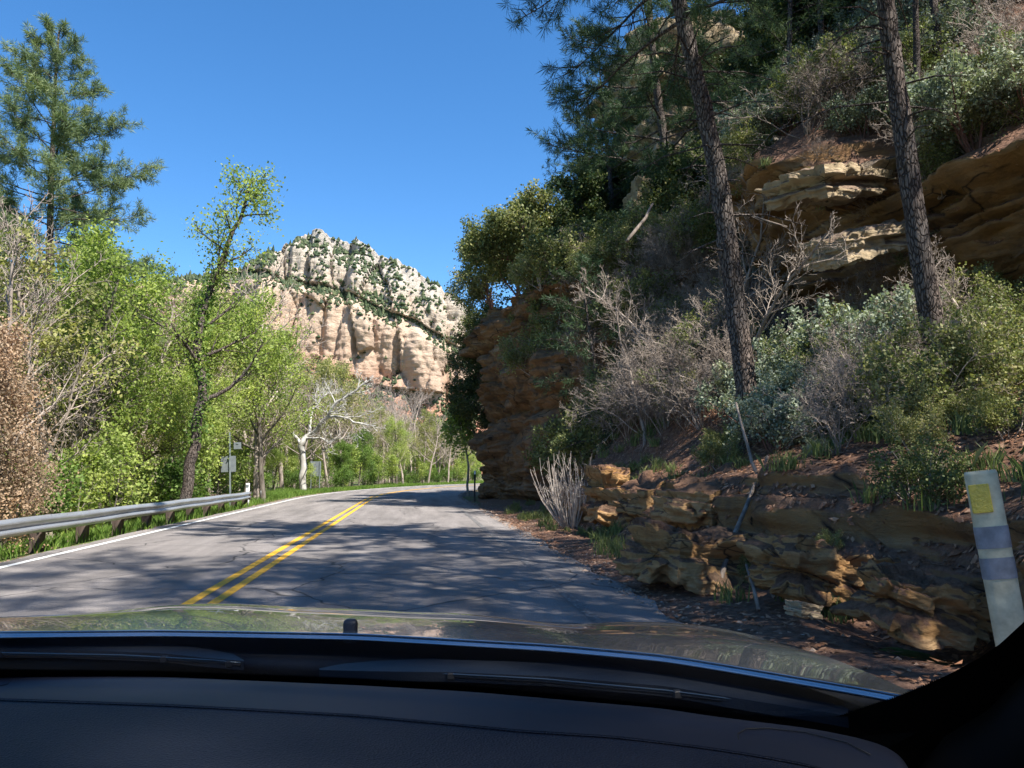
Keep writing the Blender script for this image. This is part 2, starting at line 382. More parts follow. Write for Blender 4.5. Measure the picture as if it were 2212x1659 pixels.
disp = gen*(.35*n1+.12*n2) + cliffm*(.7*n1+.35*(.6-w1)+1.3*b1+.85*b2-.15*g1+.1*strat2) + bankm*(.5*b1+.35*b2+.3*(.6-w1)+.35*n1)
HX = hx - disp*1.0*(cliffm+bankm*.8) ; HZ = hz + disp*(1-cliffm)*(1-.6*bankm)
HYY = hyy - disp*cliffm*.5
HX = HX + gen*(1-cliffm)*(1-bankm)*.15*n2
hverts = P3(HX, HYY, HZ).reshape(-1, 3)
hf = grid_faces(HV.shape[0], HV.shape[1])[:, ::-1].copy()
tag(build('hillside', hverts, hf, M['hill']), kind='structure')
hill_bvh = BVHTree.FromPolygons([Vector(v) for v in hverts], [tuple(f) for f in hf.tolist()])
def hill_hit(x, y):
    h = hill_bvh.ray_cast(Vector((x, y, 80)), Vector((0, 0, -1)))
    return (h[0].z, h[1]) if h[0] is not None else (None, None)
def hill_ray(dx, dy):
    d = Vector(ray(dx, dy)).normalized(); h = hill_bvh.ray_cast(Vector(C0), d)
    return np.array(h[0]) if h[0] is not None else None

# ------------------------------------------------------------------ rocks
def rock(name, size, seed, m, n=40, strata=4.0, rough=1.0, blocky=.86):
    u = np.linspace(-1, 1, n); V = []; F = []
    for ax in range(3):
        for sg in (-1, 1):
            a, b = np.meshgrid(u, u, indexing='ij'); c = np.full_like(a, sg)
            p = [None]*3; p[ax] = c; p[(ax+1) % 3] = a; p[(ax+2) % 3] = b
            f = grid_faces(n, n) + len(V)*n*n
            if sg > 0: f = f
            else: f = f[:, ::-1]
            F.append(f); V.append(np.stack(p, -1).reshape(-1, 3))
    V = np.concatenate(V); F = np.concatenate(F)
    sph = V/np.linalg.norm(V, axis=1)[:, None]; q = V*blocky+sph*(1-blocky)
    S = np.array(size)/2; P = q*S; o = np.array([seed*7.3, seed*3.1, seed*1.7]); mx = float(min(size))
    nn = sph
    a = fbm((P+o)*(1.1/mx), 5, seed); st = fbm(P3(P[:, 0]*.3+o[0], P[:, 1]*.3, P[:, 2]*strata/mx*1.3+o[2]), 3, seed+3); st = np.sign(st)*np.abs(st)**.55
    w, wi = worley((P*np.array([1, 1, 1.8])+o+.3*mx*fbm((P+o)*(2/mx), 3, 2)[:, None])*(1.25/mx), seed)
    w2, _ = worley((P+o)*(4.2/mx), seed+2); uu = P[:, 0]*.8+P[:, 1]*.9; bb, _ = blocks(uu+o[0]+.12*mx*a, P[:, 2]+o[2]+.06*mx*a+.12*P[:, 0], .30*mx, .8*mx, seed); bb2, _ = blocks(uu+o[1], P[:, 2]+o[2]+.12*P[:, 0]+.03*a, .11*mx, .35*mx, seed+4)
    d = mx*rough*(.24*a + .04*st*(1-np.abs(nn[:, 2])) + .14*(.5-w)+.3*(wi-.5)+.06*(.5-w2)+(.75*bb+.16*bb2)*(1-np.abs(nn[:, 2])**2)+.06*fbm((P+o)*(6/mx), 3, seed+9))
    P = P + nn*d[:, None]
    return meshdata(name, P, F, m)

# big promontory on the right of the road
def promontory():
    plan = [(11.0, 22.8), (8.6, 24.0), (6.9, 25.8), (5.7, 28.2), (4.8, 31), (4.1, 34.5), (3.5, 38), (3.25, 41.5), (3.3, 44.5), (4.3, 47.5), (7.5, 50), (12, 51)]
    from itertools import accumulate
    pl = np.array(plan); seg = np.linalg.norm(np.diff(pl, axis=0), axis=1); cum = np.concatenate([[0], np.cumsum(seg)])
    nu, nv = 560, 330; U = np.linspace(0, cum[-1], nu)
    px = np.interp(U, cum, pl[:, 0]); py = np.interp(U, cum, pl[:, 1])
    k = np.ones(21)/21; px = np.convolve(np.pad(px, 10, 'edge'), k, 'valid'); py = np.convolve(np.pad(py, 10, 'edge'), k, 'valid')
    tx = np.gradient(px); ty = np.gradient(py); L = np.hypot(tx, ty); nx, ny = -ty/L*-1, tx/L*-1     # normal away from the hill
    cx, cy = 10, 38; sgn = np.sign((px-cx)*nx+(py-cy)*ny); nx, ny = nx*sgn, ny*sgn
    prof_z = [-.3, .4, 1.4, 2.4, 3.2, 4.3, 5.3, 6.2, 7.2, 7.9, 8.3, 8.9, 9.6]
    prof_i = [-.5, -.1, -.15, .1, -.15, -.9, -.2, .1, -.05, -.35, .25, .4, .1]
    zz = np.linspace(-.3, 9.6, nv-60); ii = np.interp(zz, prof_z, prof_i)
    t = np.linspace(0, 1, 60)[1:]; zz = np.concatenate([zz, 9.6+1.0*t, [10.6]]); ii = np.concatenate([ii, .1-5.5*t**1.1, [-7]])
    Z = np.broadcast_to(zz, (nu, nv)).copy(); I = np.broadcast_to(ii, (nu, nv)).copy()
    px = px+.22
    topfac = .95*np.interp(U, cum, [ .85, .9, .92, .92, .95, .97, 1.0, 1.0, .97, .93, .9, .9])[:, None]; Z = Z*topfac
    X = px[:, None]+nx[:, None]*I; Y = py[:, None]+ny[:, None]*I
    p = P3(X, Y, Z); face = 1-sstep(9.3, 10.0, Z)*.8
    st = fbm(P3(X*.15, Y*.15+Z*.1, Z*2.4), 4, 31); st = np.sign(st)*np.abs(st)**.5
    w, wi = worley(P3(X*.35, Y*.35, Z*.45), 8); w2, _ = worley(P3(X*1.0, Y*1.0, Z*1.6), 9)
    n = fbm(p*.38, 5, 41); n2 = fbm(p*1.7, 4, 44)
    topst = sstep(6.8, 7.6, Z)
    st2 = fbm(P3(X*.3, Y*.3, Z*7), 3, 33)
    w3, wi3 = worley(P3(X*.55, Y*.55, Z*1.3+.5*n), 12); fine_ = fbm(p*5, 3, 47)
    b1, g1 = blocks((Y-X)+.8*n2, Z+.5*n+.1*n2+.07*Y, .95, 3.2, 81); b2, g2 = blocks((Y-X)+.5*n2, Z+.4*n+.06*Y, .3, 1.1, 91)
    D = face*((.7*b1+.3*b2-.1*g1)*(1+.8*topst)+.9*n+.8*(.55-w)+.3*(.55-w2)+.25*n2+.3*(wi3-.5)+.06*fine_+st*(.1+.2*topst)+st2*.08)
    X2 = X+nx[:, None]*D; Y2 = Y+ny[:, None]*D; Z2 = Z+.12*n2+(1-face)*.5*n
    return build('rock_cliff', P3(X2, Y2, Z2).reshape(-1, 3), grid_faces(nu, nv), [M['rock_cliff']])
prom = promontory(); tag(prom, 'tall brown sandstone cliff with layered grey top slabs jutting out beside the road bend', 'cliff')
pm = prom.data; prom_bvh = BVHTree.FromPolygons([v.co.copy() for v in pm.vertices], [tuple(p.vertices) for p in pm.polygons])
def any_drop(x, y):
    a = hill_bvh.ray_cast(Vector((x, y, 80)), Vector((0, 0, -1))); b = prom_bvh.ray_cast(Vector((x, y, 80)), Vector((0, 0, -1)))
    zs = [h[0].z for h in (a, b) if h[0] is not None]
    return max(zs) if zs else ground_z(x, y)

def place_rock(dx, dy, Y, size, rot, seed, mat, label, name='rock_ledge', cat='rock ledge', z=None, **k):
    p = atY(dx, dy, Y); p = p+np.array([.12, .0, -.06 if name == 'rock_ledge' else 0])
    o = obj(name, rock(name, size, seed, M[mat], **k), None, p); o.rotation_euler = rot; tag(o, label, cat); return o
# ledges of the cut bank   (displayed pixel of the centre, depth)
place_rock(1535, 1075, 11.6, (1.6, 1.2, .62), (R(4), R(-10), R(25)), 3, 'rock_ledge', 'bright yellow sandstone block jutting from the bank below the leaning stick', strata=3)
place_rock(1540, 1205, 9.6, (2.3, 1.1, .6), (R(0), R(8), R(20)), 5, 'rock_ledge', 'long low orange sandstone ledge along the road edge behind the leaning stick', strata=4, rough=1.15)
place_rock(1775, 1235, 7.6, (1.6, .9, .5), (R(0), R(12), R(12)), 8, 'rock_ledge', 'shaded orange sandstone ledge low in the bank left of the guide post', strata=5, rough=1.2)
place_rock(1380, 1095, 14.6, (1.0, 1.1, .8), (R(0), R(-12), R(30)), 12, 'rock_ledge', 'crumbling orange ledge with ragged top right of the dry stick bush', strata=5, rough=1.2)
place_rock(1300, 1065, 17.0, (.7, .8, 1.15), (R(0), R(4), R(10)), 14, 'rock_ledge', 'upright orange rock with flat overhanging cap beside the dry stick bush', strata=3, rough=1.0)
place_rock(1960, 1290, 6.0, (.9, .7, .4), (R(0), R(14), R(0)), 15, 'rock_ledge', 'dark shaded rock ledge at the foot of the cream guide post', strata=4, rough=1.2)
place_rock(1460, 1130, 12.6, (.8, .8, .6), (R(0), R(0), R(40)), 19, 'rock_ledge', 'shaded brown rock face under the bright yellow block', strata=4, rough=1.2)
place_rock(1705, 1318, 6.1, (.25, .18, .11), (0, R(10), R(20)), 4, 'rock_tan', 'small tan angular stone lying on the roadside litter', 'rock', 'stone', n=22, rough=.55)
place_rock(2068, 712, 11, (.42, .4, .24), (0, R(5), 0), 6, 'rock_pale', 'small white boulder on the slope under the ochre cliff', 'rock', 'boulder', n=22, rough=.5)
place_rock(2175, 772, 10.5, (.8, .5, .42), (0, R(5), 0), 9, 'rock_pale', 'flat pale boulder at the right edge of the shrubby slope', 'rock', 'boulder', n=26, rough=.5)
# upper outcrop on the skyline and slabs
place_rock(1480, 215, 37, (7.5, 6, 4.2), (0, R(3), R(20)), 21, 'rock_tan', 'layered tan rock outcrop high on the skyline behind the pines', 'rock_outcrop', 'outcrop', n=60, strata=9)
place_rock(1510, 110, 40, (3.0, 3, 3.6), (0, R(0), R(0)), 22, 'rock_tan', 'small rock tower standing on the skyline outcrop', 'rock_outcrop', 'outcrop', n=40, strata=7)
place_rock(1500, 330, 34, (5.5, 4, 2.4), (0, R(4), R(10)), 23, 'rock_tan', 'orange layered ledge below the skyline outcrop', 'rock_outcrop', 'outcrop', n=50, strata=7)
place_rock(1450, 500, 33, (4.5, 3.5, 2.2), (0, R(8), R(0)), 24, 'rock_tan', 'pale rock shelf behind the thin pine trunk', 'rock_outcrop', 'outcrop', n=40, strata=5)
place_rock(1790, 400, 15.8, (2.6, 1.7, .6), (R(6), R(-14), R(20)), 25, 'rock_tan', 'sunlit flaky tan slab on top of the ochre cliff', 'rock_outcrop', 'outcrop', n=40, strata=6)
place_rock(1850, 525, 14.8, (2.1, 1.3, .5), (R(8), R(-18), R(10)), 26, 'rock_tan', 'sunlit pointed slab sticking out halfway up the ochre cliff', 'rock_outcrop', 'outcrop', n=36, strata=5)
place_rock(1760, 250, 27, (3.8, 3, 2.3), (0, R(4), R(10)), 27, 'rock_tan', 'tan layered outcrop between the two large pine trunks', 'rock_outcrop', 'outcrop', n=44, strata=6)
place_rock(1745, 350, 20.5, (4.2, 2.2, .5), (0, R(-4), R(10)), 28, 'rock_slab', 'flat grey slab capping the ochre cliff', 'rock_outcrop', 'outcrop', n=44, strata=3)

# ------------------------------------------------------------------ far mountain
def mountain():
    # skyline in displayed pixels
    sk = [(-500, 700), (-250, 650), (60, 640), (250, 640), (420, 610), (520, 590), (560, 572), (580, 556), (612, 538), (650, 518), (683, 508), (700, 516), (729, 528), (765, 524), (785, 538), (825, 554), (873, 574), (914, 596), (938, 614), (976, 634), (1010, 668), (1090, 745), (1200, 850), (1400, 940)]
    D0 = 620.0
    nu, nv = 620, 330
    TOPD = lambda h: -40+np.clip(h, 20, 400)*.62
    U = np.linspace(-500, 1400, nu); sy = np.interp(U, [a for a, b in sk], [b for a, b in sk])
    X0 = np.array([atY(u, 500, D0+45)[0] for u in U]); Hh = (1018-sy)/FPX*D0
    v = np.linspace(0, 1, nv)
    X = np.broadcast_to(X0[:, None], (nu, nv)).copy(); 
    # band boundaries (fraction of height) vary along u: red base, cream columns, green terrace, white top tier, back slope
    base = -6.0
    Hh = Hh*(1+.0*Hh)
    hgt = (Hh*(D0+TOPD(Hh))/D0)[:, None]; Z = base+(hgt-base)*v[None, :]
    un = (X-X.min())/(X.max()-X.min())
    wob = fbm(P3(X*.012, Z*0, Z*0), 3, 5)
    terr = (1018.-np.interp(U, [560, 760, 900, 1010], [600, 640, 690, 770]))[:, None]/FPX*D0 + 8*wob        # green terrace height
    foot = (1018-np.interp(U, [560, 700, 860, 1010], [790, 810, 830, 850]))[:, None]/FPX*D0 + 8*wob
    # depth profile: integrate slope
    steep = np.where(Z < foot, 1.25, np.where(Z < terr-6, .22, np.where(Z < terr+6, 2.6, .55)))
    led = fbm(P3(X*.012, (Z+.3*X)*.05, Z*0), 4, 15)
    steep = np.where(Z < foot, np.where(led > 0, 2.0, .35), np.where(Z < terr-6, np.where(led > .62, 1.2, .15), np.where(Z < terr+6, 1.7, np.where(led > -.02, 1.35, .16))))
    dz = np.gradient(Z, axis=1); dep = np.cumsum(steep*dz, axis=1); dep = dep*(.62*np.clip(Hh, 20, 400)/dep[:, -1])[:, None]
    a = X*.055; w, wi = worley(P3(a+.3*fbm(P3(X*.02, Z*.02, 0*X), 2, 3), Z*.016, dep*.0+3), 7)
    w2, _ = worley(P3(X*.13, Z*.045, 0*X+1), 17); w3, _ = worley(P3(X*.32, Z*.16, 0*X+5), 27)
    inten = np.where(Z < foot, .45, 1.0)*np.where(np.abs(Z-terr) < 7, .45, 1.0)*np.where(Z > terr+6, .8, 1.0)
    dome = np.sqrt(np.clip(1-w**2, 0, 1)); dome2 = np.sqrt(np.clip(1-w2**2, 0, 1)); dome3 = np.sqrt(np.clip(1-w3**2, 0, 1))
    st = fbm(P3(X*.01, Z*.01, Z*.35), 3, 8)
    Dd = inten*(34*(dome-.6)+(wi-.5)*18 + 8*(dome2-.6)+3.5*(dome3-.6)+.7*st) + 3*fbm(P3(X*.08, Z*.08, dep*.05), 4, 9)
    Y = D0 - 40 + dep - Dd
    Zr = Z + v[None, :]**6*(4*(dome2-.7)+3*(dome3-.6)+2.5*fbm(P3(X*.12, 0*X, 0*X), 3, 19))
    P = P3(X, Y, Zr)
    m, nt, out = newmat('mountain_rock'); N = NT(nt)
    g = N.n('ShaderNodeNewGeometry'); sx = N.n('ShaderNodeSeparateXYZ'); N.l(g.outputs['Position'], sx.inputs[0])
    nz = N.noise(N.pos((1, 1, 1)), .02, 4, .6)
    # height index: falls to the right as the rock bands dip
    a1 = N.n('ShaderNodeMath', operation='MULTIPLY_ADD'); N.l(sx.outputs[0], a1.inputs[0]); a1.inputs[1].default_value = .30; N.l(sx.outputs[2], a1.inputs[2])
    a2 = N.n('ShaderNodeMath', operation='MULTIPLY_ADD'); N.l(nz, a2.inputs[0]); a2.inputs[1].default_value = 46; N.l(a1.outputs[0], a2.inputs[2])
    mr = N.n('ShaderNodeMapRange'); N.l(a2.outputs[0], mr.inputs[0]); mr.inputs[1].default_value = 0; mr.inputs[2].default_value = 200
    c = N.ramp(mr.outputs[0], [(.25, (.42, .18, .115)), (.39, (.48, .27, .185)), (.47, (.56, .40, .30)), (.70, (.60, .465, .36)), (.86, (.53, .47, .40)), (1, (.49, .45, .41))])
    s = N.noise(N.pos((.02, .02, .5)), 1, 5, .65, .2); c = N.mix(1, c, N.ramp(s, [(.35, (.88, .84, .8)), (.6, (1.05, 1.03, 1.0))]), 'MULTIPLY')
    sv = N.noise(N.pos((.25, .25, .02)), 1, 5, .7, .3); c = N.mix(N.ramp(sv, [(.55, 0.), (.7, .5)]), c, (.36, .25, .19))
    sz = N.n('ShaderNodeSeparateXYZ'); N.l(g.outputs['Normal'], sz.inputs[0])
    vn = N.noise(N.pos(), .09, 6, .75); va = N.n('ShaderNodeMath', operation='MULTIPLY_ADD'); N.l(vn, va.inputs[0]); va.inputs[1].default_value = 1.3; N.l(sz.outputs[2], va.inputs[2])
    gc = N.ramp(N.noise(N.pos(), .35, 4, .7), [(.35, (.045, .065, .03)), (.7, (.16, .16, .09))])
    c = N.mix(N.ramp(va.outputs[0], [(.52, 0.), (.60, 1.)] if False else [(1.0, 0.), (1.1, 1.)]), c, gc)
    N.principled(out, c, .95, N.bump(N.noise(N.pos((1, 1, 2)), .3, 8, .75), 1.0, 3.0), spec=.1)
    # back side: top row goes back and down
    top = P[:, -1:, :]; bk = np.concatenate([top+np.array([0, 60, -4]), top+np.array([0, 400, -120])], 1); P = np.concatenate([P, bk], 1)
    o = build('mountain', P.reshape(-1, 3), grid_faces(nu, nv+2), m); tag(o, kind='structure')
    # shrubs and small conifers on ledges: nobody could count
    Pm = P[:, :nv]; du = Pm[2:, 1:-1]-Pm[:-2, 1:-1]; dv = Pm[1:-1, 2:]-Pm[1:-1, :-2]; nn = np.cross(du, dv); nn /= np.linalg.norm(nn, axis=-1)[..., None]+1e-9; nn *= np.sign(nn[..., 1:2])*-1
    up = np.abs(nn[..., 2]); C = Pm[1:-1, 1:-1]
    veg = fbm(C*.018, 4, 51); tb = np.exp(-((Z[1:-1, 1:-1]-terr[1:-1, 1:-1])/11)**2)
    prob = np.clip((up-.2)*1.4, 0, 1)*np.where(veg > .06, 1.7, np.where(veg > -.15, .45, .1))*(.5+.5*(Z[1:-1, 1:-1] > terr[1:-1, 1:-1])) + tb*.6*(veg > -.3) + (Z[1:-1, 1:-1] < foot[1:-1, 1:-1])*.5*(veg > -.15)
    prob[:, -8:] += .1
    prob *= (np.abs(C[..., 0]+40) < 160)*1.0
    rs = rng.random(prob.shape) < prob*(.16+.08*(Z[1:-1, 1:-1] > terr[1:-1, 1:-1]))
    pts = C[rs]; n = len(pts)
    V = []; F = []
    octv = np.array([(1, 0, 0), (0, 1, 0), (-1, 0, 0), (0, -1, 0), (0, 0, 1.3), (0, 0, -.6)]); octf = np.array([(0, 1, 4), (1, 2, 4), (2, 3, 4), (3, 0, 4), (1, 0, 5), (2, 1, 5), (3, 2, 5), (0, 3, 5)])
    sc = rng.uniform(.7, 2.3, n); tall = np.where(rng.random(n) < .12, 1.9, .85)
    jit = rng.uniform(.5, 1.4, (n, 6, 1))
    vv = octv[None]*jit*sc[:, None, None]; vv[..., 2] *= tall[:, None]
    vv = vv + (pts+np.array([0, 0, .4]))[:, None]
    ff = octf[None]+np.arange(n)[:, None, None]*6
    so = build('mountain_shrubs', vv.reshape(-1, 3), ff.reshape(-1, 3), M['leaf_mtn'], None, False); tag(so, 'dark green scrub covering the ledges of the far rocky mountain', 'scrub', kind='stuff')
    # distinct conifers on the skyline
M['leaf_mtn'] = leafmat('leaf_mtn', [(.03, .05, .025), (.055, .08, .04), (.10, .12, .06), (.16, .17, .09)], .1)
mountain()

# ------------------------------------------------------------------ plant generators
def unit(v): return v/(math.sqrt(v[0]*v[0]+v[1]*v[1]+v[2]*v[2])+1e-9)
def cr3(a, b): return np.array((a[1]*b[2]-a[2]*b[1], a[2]*b[0]-a[0]*b[2], a[0]*b[1]-a[1]*b[0]))
class TB:
    """many tubes at once: chains are grouped by length and side count and swept with array maths"""
    def __init__(s): s.g = {}
    def tube(s, pts, rad, n=6, cap=False): s.g.setdefault((len(pts), n), []).append((pts, rad))
    def data(s, name, m, smooth=True):
        VV = []; FF = []; base = 0
        for (k, n), L in s.g.items():
            P = np.array([p for p, r in L], float); Rr = np.array([list(r) for p, r in L], float); t = P.shape[0]
            T = np.empty_like(P); T[:, 1:-1] = P[:, 2:]-P[:, :-2]; T[:, 0] = P[:, 1]-P[:, 0]; T[:, -1] = P[:, -1]-P[:, -2]
            T /= np.linalg.norm(T, axis=-1, keepdims=True)+1e-9
            ref = np.where(np.abs(T[:, 0, 2:3]) < .9, np.array([[0, 0, 1.]]), np.array([[1., 0, 0]])); u = np.cross(T[:, 0], ref); V = np.empty((t, k, n, 3)); a = 2*math.pi*np.arange(n)/n
            for i in range(k):
                Ti = T[:, i]; u = u-Ti*(Ti*u).sum(-1, keepdims=True); u /= np.linalg.norm(u, axis=-1, keepdims=True)+1e-9; w = np.cross(Ti, u)
                V[:, i] = P[:, i, None]+Rr[:, i, None, None]*(np.cos(a)[None, :, None]*u[:, None]+np.sin(a)[None, :, None]*w[:, None])
            i, j = np.meshgrid(np.arange(k-1), np.arange(n), indexing='ij'); f = np.stack([i*n+j, i*n+(j+1) % n, (i+1)*n+(j+1) % n, (i+1)*n+j], -1).reshape(-1, 4)
            F = (f[None]+(np.arange(t)*k*n)[:, None, None]).reshape(-1, 4)+base
            VV.append(V.reshape(-1, 3)); FF.append(F); base += t*k*n
        return meshdata(name, np.concatenate(VV), np.concatenate(FF), m, smooth)
def deflect(d, ang, az):
    u = unit(cr3(d, (0, 0, 1) if abs(d[2]) < .95 else (1, 0, 0))); w = cr3(d, u)
    return unit(d*math.cos(ang)+(u*math.cos(az)+w*math.sin(az))*math.sin(ang))
class Tree:
    def __init__(s, seed): s.r = np.random.default_rng(seed); s.mb = TB(); s.tips = []
    def branch(s, p, d, L, r, lev, C):
        rr = s.r; n = C['seg'][lev]; pts = [p]; rad = [r]; dirs = [d]
        for i in range(n):
            d = unit(d + rr.normal(0, C['wig'][lev], 3) + np.array([0, 0, C['trop'][lev]])/n); p = p+d*L/n
            pts.append(p); rad.append(max(r*(1-(1-C['tap'])*(i+1)/n), C['rmin'])); dirs.append(d)
        s.mb.tube(pts, rad, C['sides'][lev], cap=False)
        s.kids(pts, rad, dirs, L, lev, C)
    def kids(s, pts, rad, dirs, L, lev, C):
        rr = s.r; n = len(pts)-1
        if lev < C['max']:
            k = C['n'][lev]; az = rr.uniform(0, 6.28)
            for j in range(k):
                t = C['t0'][lev]+(1-C['t0'][lev])*(j+rr.uniform(0, .9))/k; f = min(t*n, n-.001); i = int(f); q = pts[i]*(1-(f-i))+pts[i+1]*(f-i)
                az += 2.4+rr.uniform(-.5, .5); a = C['ang'][lev]*rr.uniform(.7, 1.25)
                shape = C['shape'](t) if lev == 0 else (1-.45*t)
                s.branch(q, deflect(dirs[i], a, az), L*C['len'][lev]*shape*rr.uniform(.75, 1.2), max(rad[i]*C['rf'], C['rmin']), lev+1, C)
        if lev >= C['leaf']:
            for t in np.linspace(.35, 1, C['tipn']):
                f = min(t*n, n-.001); i = int(f); s.tips.append(pts[i]*(1-(f-i))+pts[i+1]*(f-i))
def leaves(tips, per, spread, size, rr, aspect=1.5, flat=0):
    if len(tips) == 0: return None
    T = np.repeat(np.array(tips), per, 0); n = len(T)
    c = T+rr.normal(0, spread, (n, 3)); sz = size*rr.uniform(.6, 1.3, n)[:, None]
    a = rr.normal(0, 1, (n, 3)); a /= np.linalg.norm(a, axis=1)[:, None]
    b = rr.normal(0, 1, (n, 3)); b[:, 2] *= (1-flat); b -= a*(a*b).sum(1)[:, None]; b /= np.linalg.norm(b, axis=1)[:, None]
    a = a*sz*aspect/2; b = b*sz/2
    V = np.stack([c-a, c-a*.1+b, c+a, c-a*.1-b], 1).reshape(-1, 3); F = np.arange(n*4).reshape(-1, 4)
    return V, F
def needles(tufts, per, L, w, rr, droop=.0):
    """tufts: list of (pos, dir)"""
    Pp = np.repeat(np.array([t[0] for t in tufts]), per, 0); Dd = np.repeat(np.array([t[1] for t in tufts]), per, 0); n = len(Pp)
    d = Dd*rr.uniform(.1, 1.1, (n, 1))+rr.normal(0, .62, (n, 3)); d /= np.linalg.norm(d, axis=1)[:, None]
    base = Pp - Dd*rr.uniform(0, .16, (n, 1)); l = L*rr.uniform(.65, 1.15, (n, 1)); e = base+d*l; e[:, 2] -= droop*l[:, 0]
    s = np.cross(d, rr.normal(0, 1, (n, 3))); s /= np.linalg.norm(s, axis=1)[:, None]; s *= w/2
    m = base*.45+e*.55
    V = np.stack([base, m+s, e, m-s], 1).reshape(-1, 3); return V, np.arange(n*4).reshape(-1, 4)

def base_cfg(**k):
    C = dict(seg=[8, 6, 4, 3, 2], wig=[.07, .14, .2, .22, .25], trop=[.1, .35, .25, .1, 0], tap=.3, rmin=.006, sides=[8, 5, 4, 3, 3], n=[14, 6, 5, 4], t0=[.28, .25, .2, .2],
             ang=[.85, .75, .75, .7], len=[.42, .5, .5, .5], rf=.5, max=3, leaf=3, tipn=3, shape=lambda t: 1.15-.75*t)
    C.update(k); return C
def make_broadleaf(seed, Ht, mat_leaf, mat_bark, per=6, lsize=.1, spread=.22, r0=.16, **k):
    C = base_cfg(**k); t = Tree(seed); t.branch(np.zeros(3), np.array([0, 0, 1.]), Ht*.92, r0, 0, C)
    me_t = t.mb.data('trunk', mat_bark); lv = leaves(t.tips, per, spread, lsize, t.r) if per else None
    me_c = meshdata('crown', lv[0], lv[1], mat_leaf, False) if lv else None
    return me_t, me_c
def thing_plant(name, me_t, me_c, loc, rz, sc, label, cat, group=None, lean=(0, 0), tn='trunk', cn='crown'):
    e = empty(name, loc, (lean[0], lean[1], rz)); e.scale = (sc,)*3 if np.isscalar(sc) else sc
    if me_t: obj(tn, me_t, e)
    if me_c: obj(cn, me_c, e)
    tag(e, label, cat, group); return e

def make_pine(seed, Ht, r0, crown0, blen, nbr, mat, per=14, nl=.2, nw=.012, lean=0, tuftn=1.0, dead=0.3, bow=.25):
    t = Tree(seed); rr = t.r; pts = [np.zeros(3)]; d = np.array([lean, 0, 1.]); n = 16
    for i in range(n):
        d = unit(d+rr.normal(0, .02, 3)); pts.append(pts[-1]+d*Ht/n)
    rad = [r0*(1-.86*(i/n)**1.1) for i in range(n+1)]
    fp = []; fr = []
    for q in np.linspace(0, n, 90):
        i = min(int(q), n-1); g = q-i; fp.append(pts[i]*(1-g)+pts[i+1]*g+rr.normal(0, .006, 3)); fr.append((rad[i]*(1-g)+rad[i+1]*g)*(1+.035*rr.normal()+.45*math.exp(-q*Ht/n/.35)))
    t.mb.tube(fp, fr, 14, cap=False); tufts = []
    az = 0
    for j in range(nbr):
        u = crown0+(1-crown0)*((j+rr.uniform(0, .8))/nbr); f = min(u*n, n-.01); i = int(f); p = pts[i]*(1-(f-i))+pts[i+1]*(f-i)
        az += 2.4+rr.uniform(-.6, .6); uu = (u-crown0)/(1-crown0)
        L = blen*(math.sin(math.pi*min(1, .28+.72*uu))**.7*.9+.12)*rr.uniform(.65, 1.15)*(1-.35*uu)
        el = -.15+.95*uu+rr.uniform(-.12, .15)
        dd = np.array([math.cos(az)*math.cos(el), math.sin(az)*math.cos(el), math.sin(el)])
        m = 6; bp = [p]; q = p
        for k in range(m):
            dd = unit(dd+rr.normal(0, .07, 3)+np.array([0, 0, bow*(k/m-.35)])); q = q+dd*L/m; bp.append(q)
        br = max(.02, rad[i]*.28); t.mb.tube(bp, [br*(1-.8*k/m) for k in range(m+1)], 5, cap=False)
        ns = max(3, int(L*3.4*tuftn))
        for k in range(ns):
            g = .3+.7*(k+rr.uniform(0, 1))/ns; ff = min(g*m, m-.01); ii = int(ff); sp = bp[ii]*(1-(ff-ii))+bp[ii+1]*(ff-ii)
            sd = deflect(unit(bp[ii+1]-bp[ii]), rr.uniform(.5, 1.0), rr.uniform(0, 6.28)); sd = unit(sd+np.array([0, 0, .22])); sl = L*.24*rr.uniform(.5, 1.3)*(1.25-.6*g)+.15
            e = sp+sd*sl; mid = sp+sd*sl*.5+rr.normal(0, .03, 3); t.mb.tube([sp, mid, e], [br*.3+.003, br*.22+.003, .004], 3, cap=False)
            for q2 in np.linspace(.45, 1, max(2, int(sl/.22))):
                tp = sp+sd*sl*q2+rr.normal(0, .05, 3); tufts.append((tp, unit(sd+rr.normal(0, .35, 3))))
        tufts.append((bp[-1], dd))
    for j in range(int(nbr*dead)):     # dead snags under the crown
        u = crown0*rr.uniform(.45, 1); f = u*n; i = int(f); p = pts[i]*(1-(f-i))+pts[i+1]*(f-i); a = rr.uniform(0, 6.28); L = rr.uniform(.3, 1.9)
        dd = np.array([math.cos(a), math.sin(a), -.1]); t.mb.tube([p, p+dd*L*.5, p+dd*L+np.array([0, 0, -.15*L])], [.02, .014, .004], 4, cap=False)
    V, F = needles(tufts, per, nl, nw, rr, .05)
    return t.mb.data('trunk', M['bark_pine']), meshdata('crown', V, F, mat, False)

